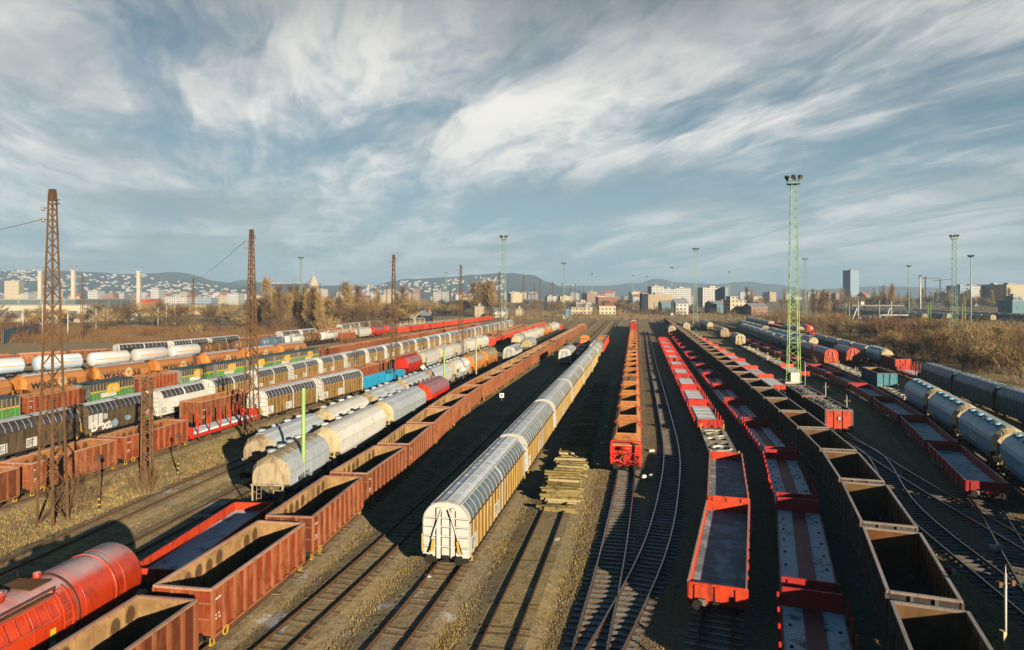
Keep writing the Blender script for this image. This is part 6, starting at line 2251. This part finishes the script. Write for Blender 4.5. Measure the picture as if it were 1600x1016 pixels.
h1 = hill([(-260, 440), (-120, 428), (0, 425), (60, 423.5), (130, 423), (200, 428), (240, 428), (272, 426), (300, 437), (345, 442), (400, 449), (470, 461)], 4200, 1500)
h2 = hill([(330, 461), (365, 440), (385, 436), (402, 441), (440, 452), (480, 461)], 5200, 900)
h3 = hill([(365, 461), (395, 448), (412, 442.5), (470, 443), (490, 450), (540, 461)], 3300, 700)
h4 = hill([(460, 461), (520, 446), (590, 448), (625, 440), (640, 436.5), (700, 434.5), (750, 431.5), (795, 427.5), (832, 430), (855, 440), (880, 450), (930, 461)], 4600, 1400)
h5 = hill([(820, 461), (880, 446), (940, 447), (1000, 443), (1028, 436.5), (1060, 443), (1115, 444), (1170, 440), (1195, 443), (1260, 452), (1400, 447), (1500, 452), (1700, 461)], 6200, 900)
hs = MB()
rh = random.Random(9)
hw1, hw2, hw3 = plain('hill_house_white', (0.55, 0.54, 0.52), .8, var=.1), plain('hill_house_cream', (0.62, 0.52, 0.40), .8, var=.1), plain('hill_house_roof', (0.36, 0.20, 0.14), .8, var=.1)
for at, lo, hi, cnt, tmax in ((h1, -40, 430, 900, .80), (h4, 600, 790, 330, .76), (h3, 400, 500, 60, .5), (h4, 520, 600, 120, .5)):
    for i in range(cnt):
        px = rh.uniform(lo, hi)
        t = .14 + (tmax - .14) * rh.random() ** 1.1
        if mn.noise(Vector((px * .045, t * 6, 2.2))) < -.12:
            continue
        x, y, z = at(px, t)
        a, b_, c = rh.uniform(3, 9), rh.uniform(4, 8), rh.uniform(2, 6)
        mt = rh.choice((hw1, hw1, hw2))
        hs.box(x - a, x + a, y - b_, y + b_, z - 4, z + c, mt)
        hs.poly([(x - a, y - b_, z + c), (x + a, y - b_, z + c), (x + a, y, z + c + 3), (x - a, y, z + c + 3)], hw3 if rh.random() < .5 else mt)
for i in range(8):
    x, y, z = h3(412 + i * 8, 1.0)
    hs.box(x - 7, x + 7 * (1 + i % 3 * .3), y - 8, y + 8, z - 8, z + 1 + (i * 5) % 6, hw2)
o = link('hillside_houses', hs.mesh('hillside_houses'), kind='stuff')
o['label'] = 'countless pale houses scattered over the hazy hillsides'

# ------------------------------------------------------------------ air, sky, sun, camera
hz_ = MB()
hz_.box(-7000, 7000, -250, 7300, -1.0, 235, None)
hme = bpy.data.meshes.new('haze')
hme.from_pydata(hz_.v, [], hz_.f)
vm = bpy.data.materials.new('haze')
vm.use_nodes = True
nt = vm.node_tree
for n_ in list(nt.nodes):
    nt.nodes.remove(n_)
out = nt.nodes.new('ShaderNodeOutputMaterial')
pv = nt.nodes.new('ShaderNodeVolumePrincipled')
pv.inputs['Color'].default_value = (0.50, 0.74, 1.0, 1)
pv.inputs['Density'].default_value = HAZE
pv.inputs['Anisotropy'].default_value = 0.0
nt.links.new(pv.outputs[0], out.inputs['Volume'])
hme.materials.append(vm)
link('haze', hme, kind='stuff')

EL, AZ = math.radians(12.8), math.radians(150.0)
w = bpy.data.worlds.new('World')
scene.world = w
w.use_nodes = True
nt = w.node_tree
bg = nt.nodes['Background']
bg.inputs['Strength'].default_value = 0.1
sky = nt.nodes.new('ShaderNodeTexSky')
sky.sky_type = 'NISHITA'
sky.sun_disc = False
sky.sun_elevation = EL
sky.sun_rotation = AZ
sky.air_density = 1.0
sky.dust_density = 1.0
tc = nt.nodes.new('ShaderNodeTexCoord')
sp = nt.nodes.new('ShaderNodeSeparateXYZ')
nt.links.new(tc.outputs['Generated'], sp.inputs[0])
zz = mth(nt, 'ADD', mth(nt, 'MAXIMUM', sp.outputs[2], 0.0), 0.11)
cb = nt.nodes.new('ShaderNodeCombineXYZ')
nt.links.new(mth(nt, 'DIVIDE', sp.outputs[0], zz), cb.inputs[0])
nt.links.new(mth(nt, 'DIVIDE', sp.outputs[1], zz), cb.inputs[1])
SKYV = cb.outputs[0]


def mapped(rot, sc, loc=(0, 0, 0)):
    m1_ = nt.nodes.new('ShaderNodeMapping')
    m1_.inputs['Rotation'].default_value = (0, 0, rot)
    m1_.inputs['Location'].default_value = loc
    nt.links.new(SKYV, m1_.inputs['Vector'])
    m2_ = nt.nodes.new('ShaderNodeMapping')
    m2_.inputs['Scale'].default_value = sc
    nt.links.new(m1_.outputs[0], m2_.inputs['Vector'])
    return m2_.outputs[0]


def warp(v, amt, scale):
    n_ = nt.nodes.new('ShaderNodeTexNoise')
    n_.inputs['Scale'].default_value = scale
    n_.inputs['Detail'].default_value = 3
    nt.links.new(v, n_.inputs['Vector'])
    a_ = nt.nodes.new('ShaderNodeVectorMath'); a_.operation = 'SUBTRACT'
    nt.links.new(n_.outputs['Color'], a_.inputs[0]); a_.inputs[1].default_value = (.5, .5, .5)
    b2 = nt.nodes.new('ShaderNodeVectorMath'); b2.operation = 'MULTIPLY_ADD'
    nt.links.new(a_.outputs[0], b2.inputs[0]); b2.inputs[1].default_value = (amt, amt, 0)
    nt.links.new(v, b2.inputs[2])
    return b2.outputs[0]


big = noise(nt, warp(mapped(-0.32, (0.75, 0.42, 1), SKYO), 1.3, .7), 0.9, 6, 0.55)
wisp = noise(nt, warp(warp(mapped(-0.32, (2.1, 0.75, 1), (3.1, 1.7, 0)), 1.7, .5), .55, 2.0), 1.0, 9, 0.58)
fine = noise(nt, warp(warp(mapped(-0.34, (4.2, 1.7, 1), (1.1, 5.2, 0)), 2.0, .6), .7, 2.2), 1.4, 8, 0.64)
dens = mth(nt, 'ADD', mth(nt, 'ADD', mth(nt, 'MULTIPLY', big, .66), mth(nt, 'MULTIPLY', wisp, .36)), mth(nt, 'MULTIPLY', fine, .12))
cov = ramp(nt, dens, 0.45, 0.635)
lit = ramp(nt, mth(nt, 'ADD', mth(nt, 'MULTIPLY', wisp, .8), mth(nt, 'MULTIPLY', fine, .2)), .33, .62)
dk = ramp(nt, noise(nt, warp(mapped(-0.4, (0.5, 0.5, 1), (7.3, 2.2, 0)), .9, .8), 1.0, 4, .5), .46, .66)
ccol = mixc(nt, lit, (2.0, 2.35, 2.55), (5.0, 4.85, 4.55))
ccol = mixc(nt, mth(nt, 'MULTIPLY', dk, .7), ccol, (1.05, 1.4, 1.65))
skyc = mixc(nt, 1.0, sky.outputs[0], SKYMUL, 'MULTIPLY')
hzn = ramp(nt, sp.outputs[2], 0.28, 0.02)
cov2 = mth(nt, 'MULTIPLY', cov, mth(nt, 'SUBTRACT', 1.0, mth(nt, 'MULTIPLY', hzn, .5)))
skyc = mixc(nt, mth(nt, 'MULTIPLY', hzn, .75), skyc, (2.45, 3.5, 4.1))
skyc = mixc(nt, .4, skyc, (0.95, 1.5, 1.85))
fin = mixc(nt, cov2, skyc, ccol)
# unseen sky overhead and behind set dark blue to deepen and tint shadows
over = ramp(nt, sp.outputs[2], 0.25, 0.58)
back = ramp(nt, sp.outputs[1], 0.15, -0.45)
fill_mask = mth(nt, 'MAXIMUM', over, mth(nt, 'MULTIPLY', back, .8))
fin = mixc(nt, fill_mask, fin, SHADE_FILL)
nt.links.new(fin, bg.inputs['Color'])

sl_ = bpy.data.lights.new('sun', 'SUN')
sl_.energy = 5.0
sl_.angle = math.radians(0.5)
sl_.color = (1.0, 0.84, 0.62)
so = bpy.data.objects.new('sun', sl_)
COL.objects.link(so)
dd = Vector((-0.5 * math.cos(EL), 0.866 * math.cos(EL), -math.sin(EL)))
so.rotation_euler = dd.to_track_quat('-Z', 'Y').to_euler()

cam = bpy.data.cameras.new('camera')
cam.sensor_width = 36.0
cam.lens = 36.0 * F / 1600.0
cam.shift_y = -(508 - CY) / 1600.0
cam.clip_end = 20000
cam.clip_start = 0.5
co = bpy.data.objects.new('camera', cam)
co.location = (0, 0, H)
co.rotation_euler = (math.radians(90), 0, 0)
COL.objects.link(co)
scene.camera = co
vs = scene.view_settings
vs.view_transform = 'Standard'
vs.look = 'None'
vs.gamma = 1.0
vs.exposure = EXPO
scene.cycles.max_bounces = 6
scene.cycles.diffuse_bounces = 0
scene.cycles.glossy_bounces = 3
scene.cycles.volume_bounces = 0
scene.cycles.use_denoising = True
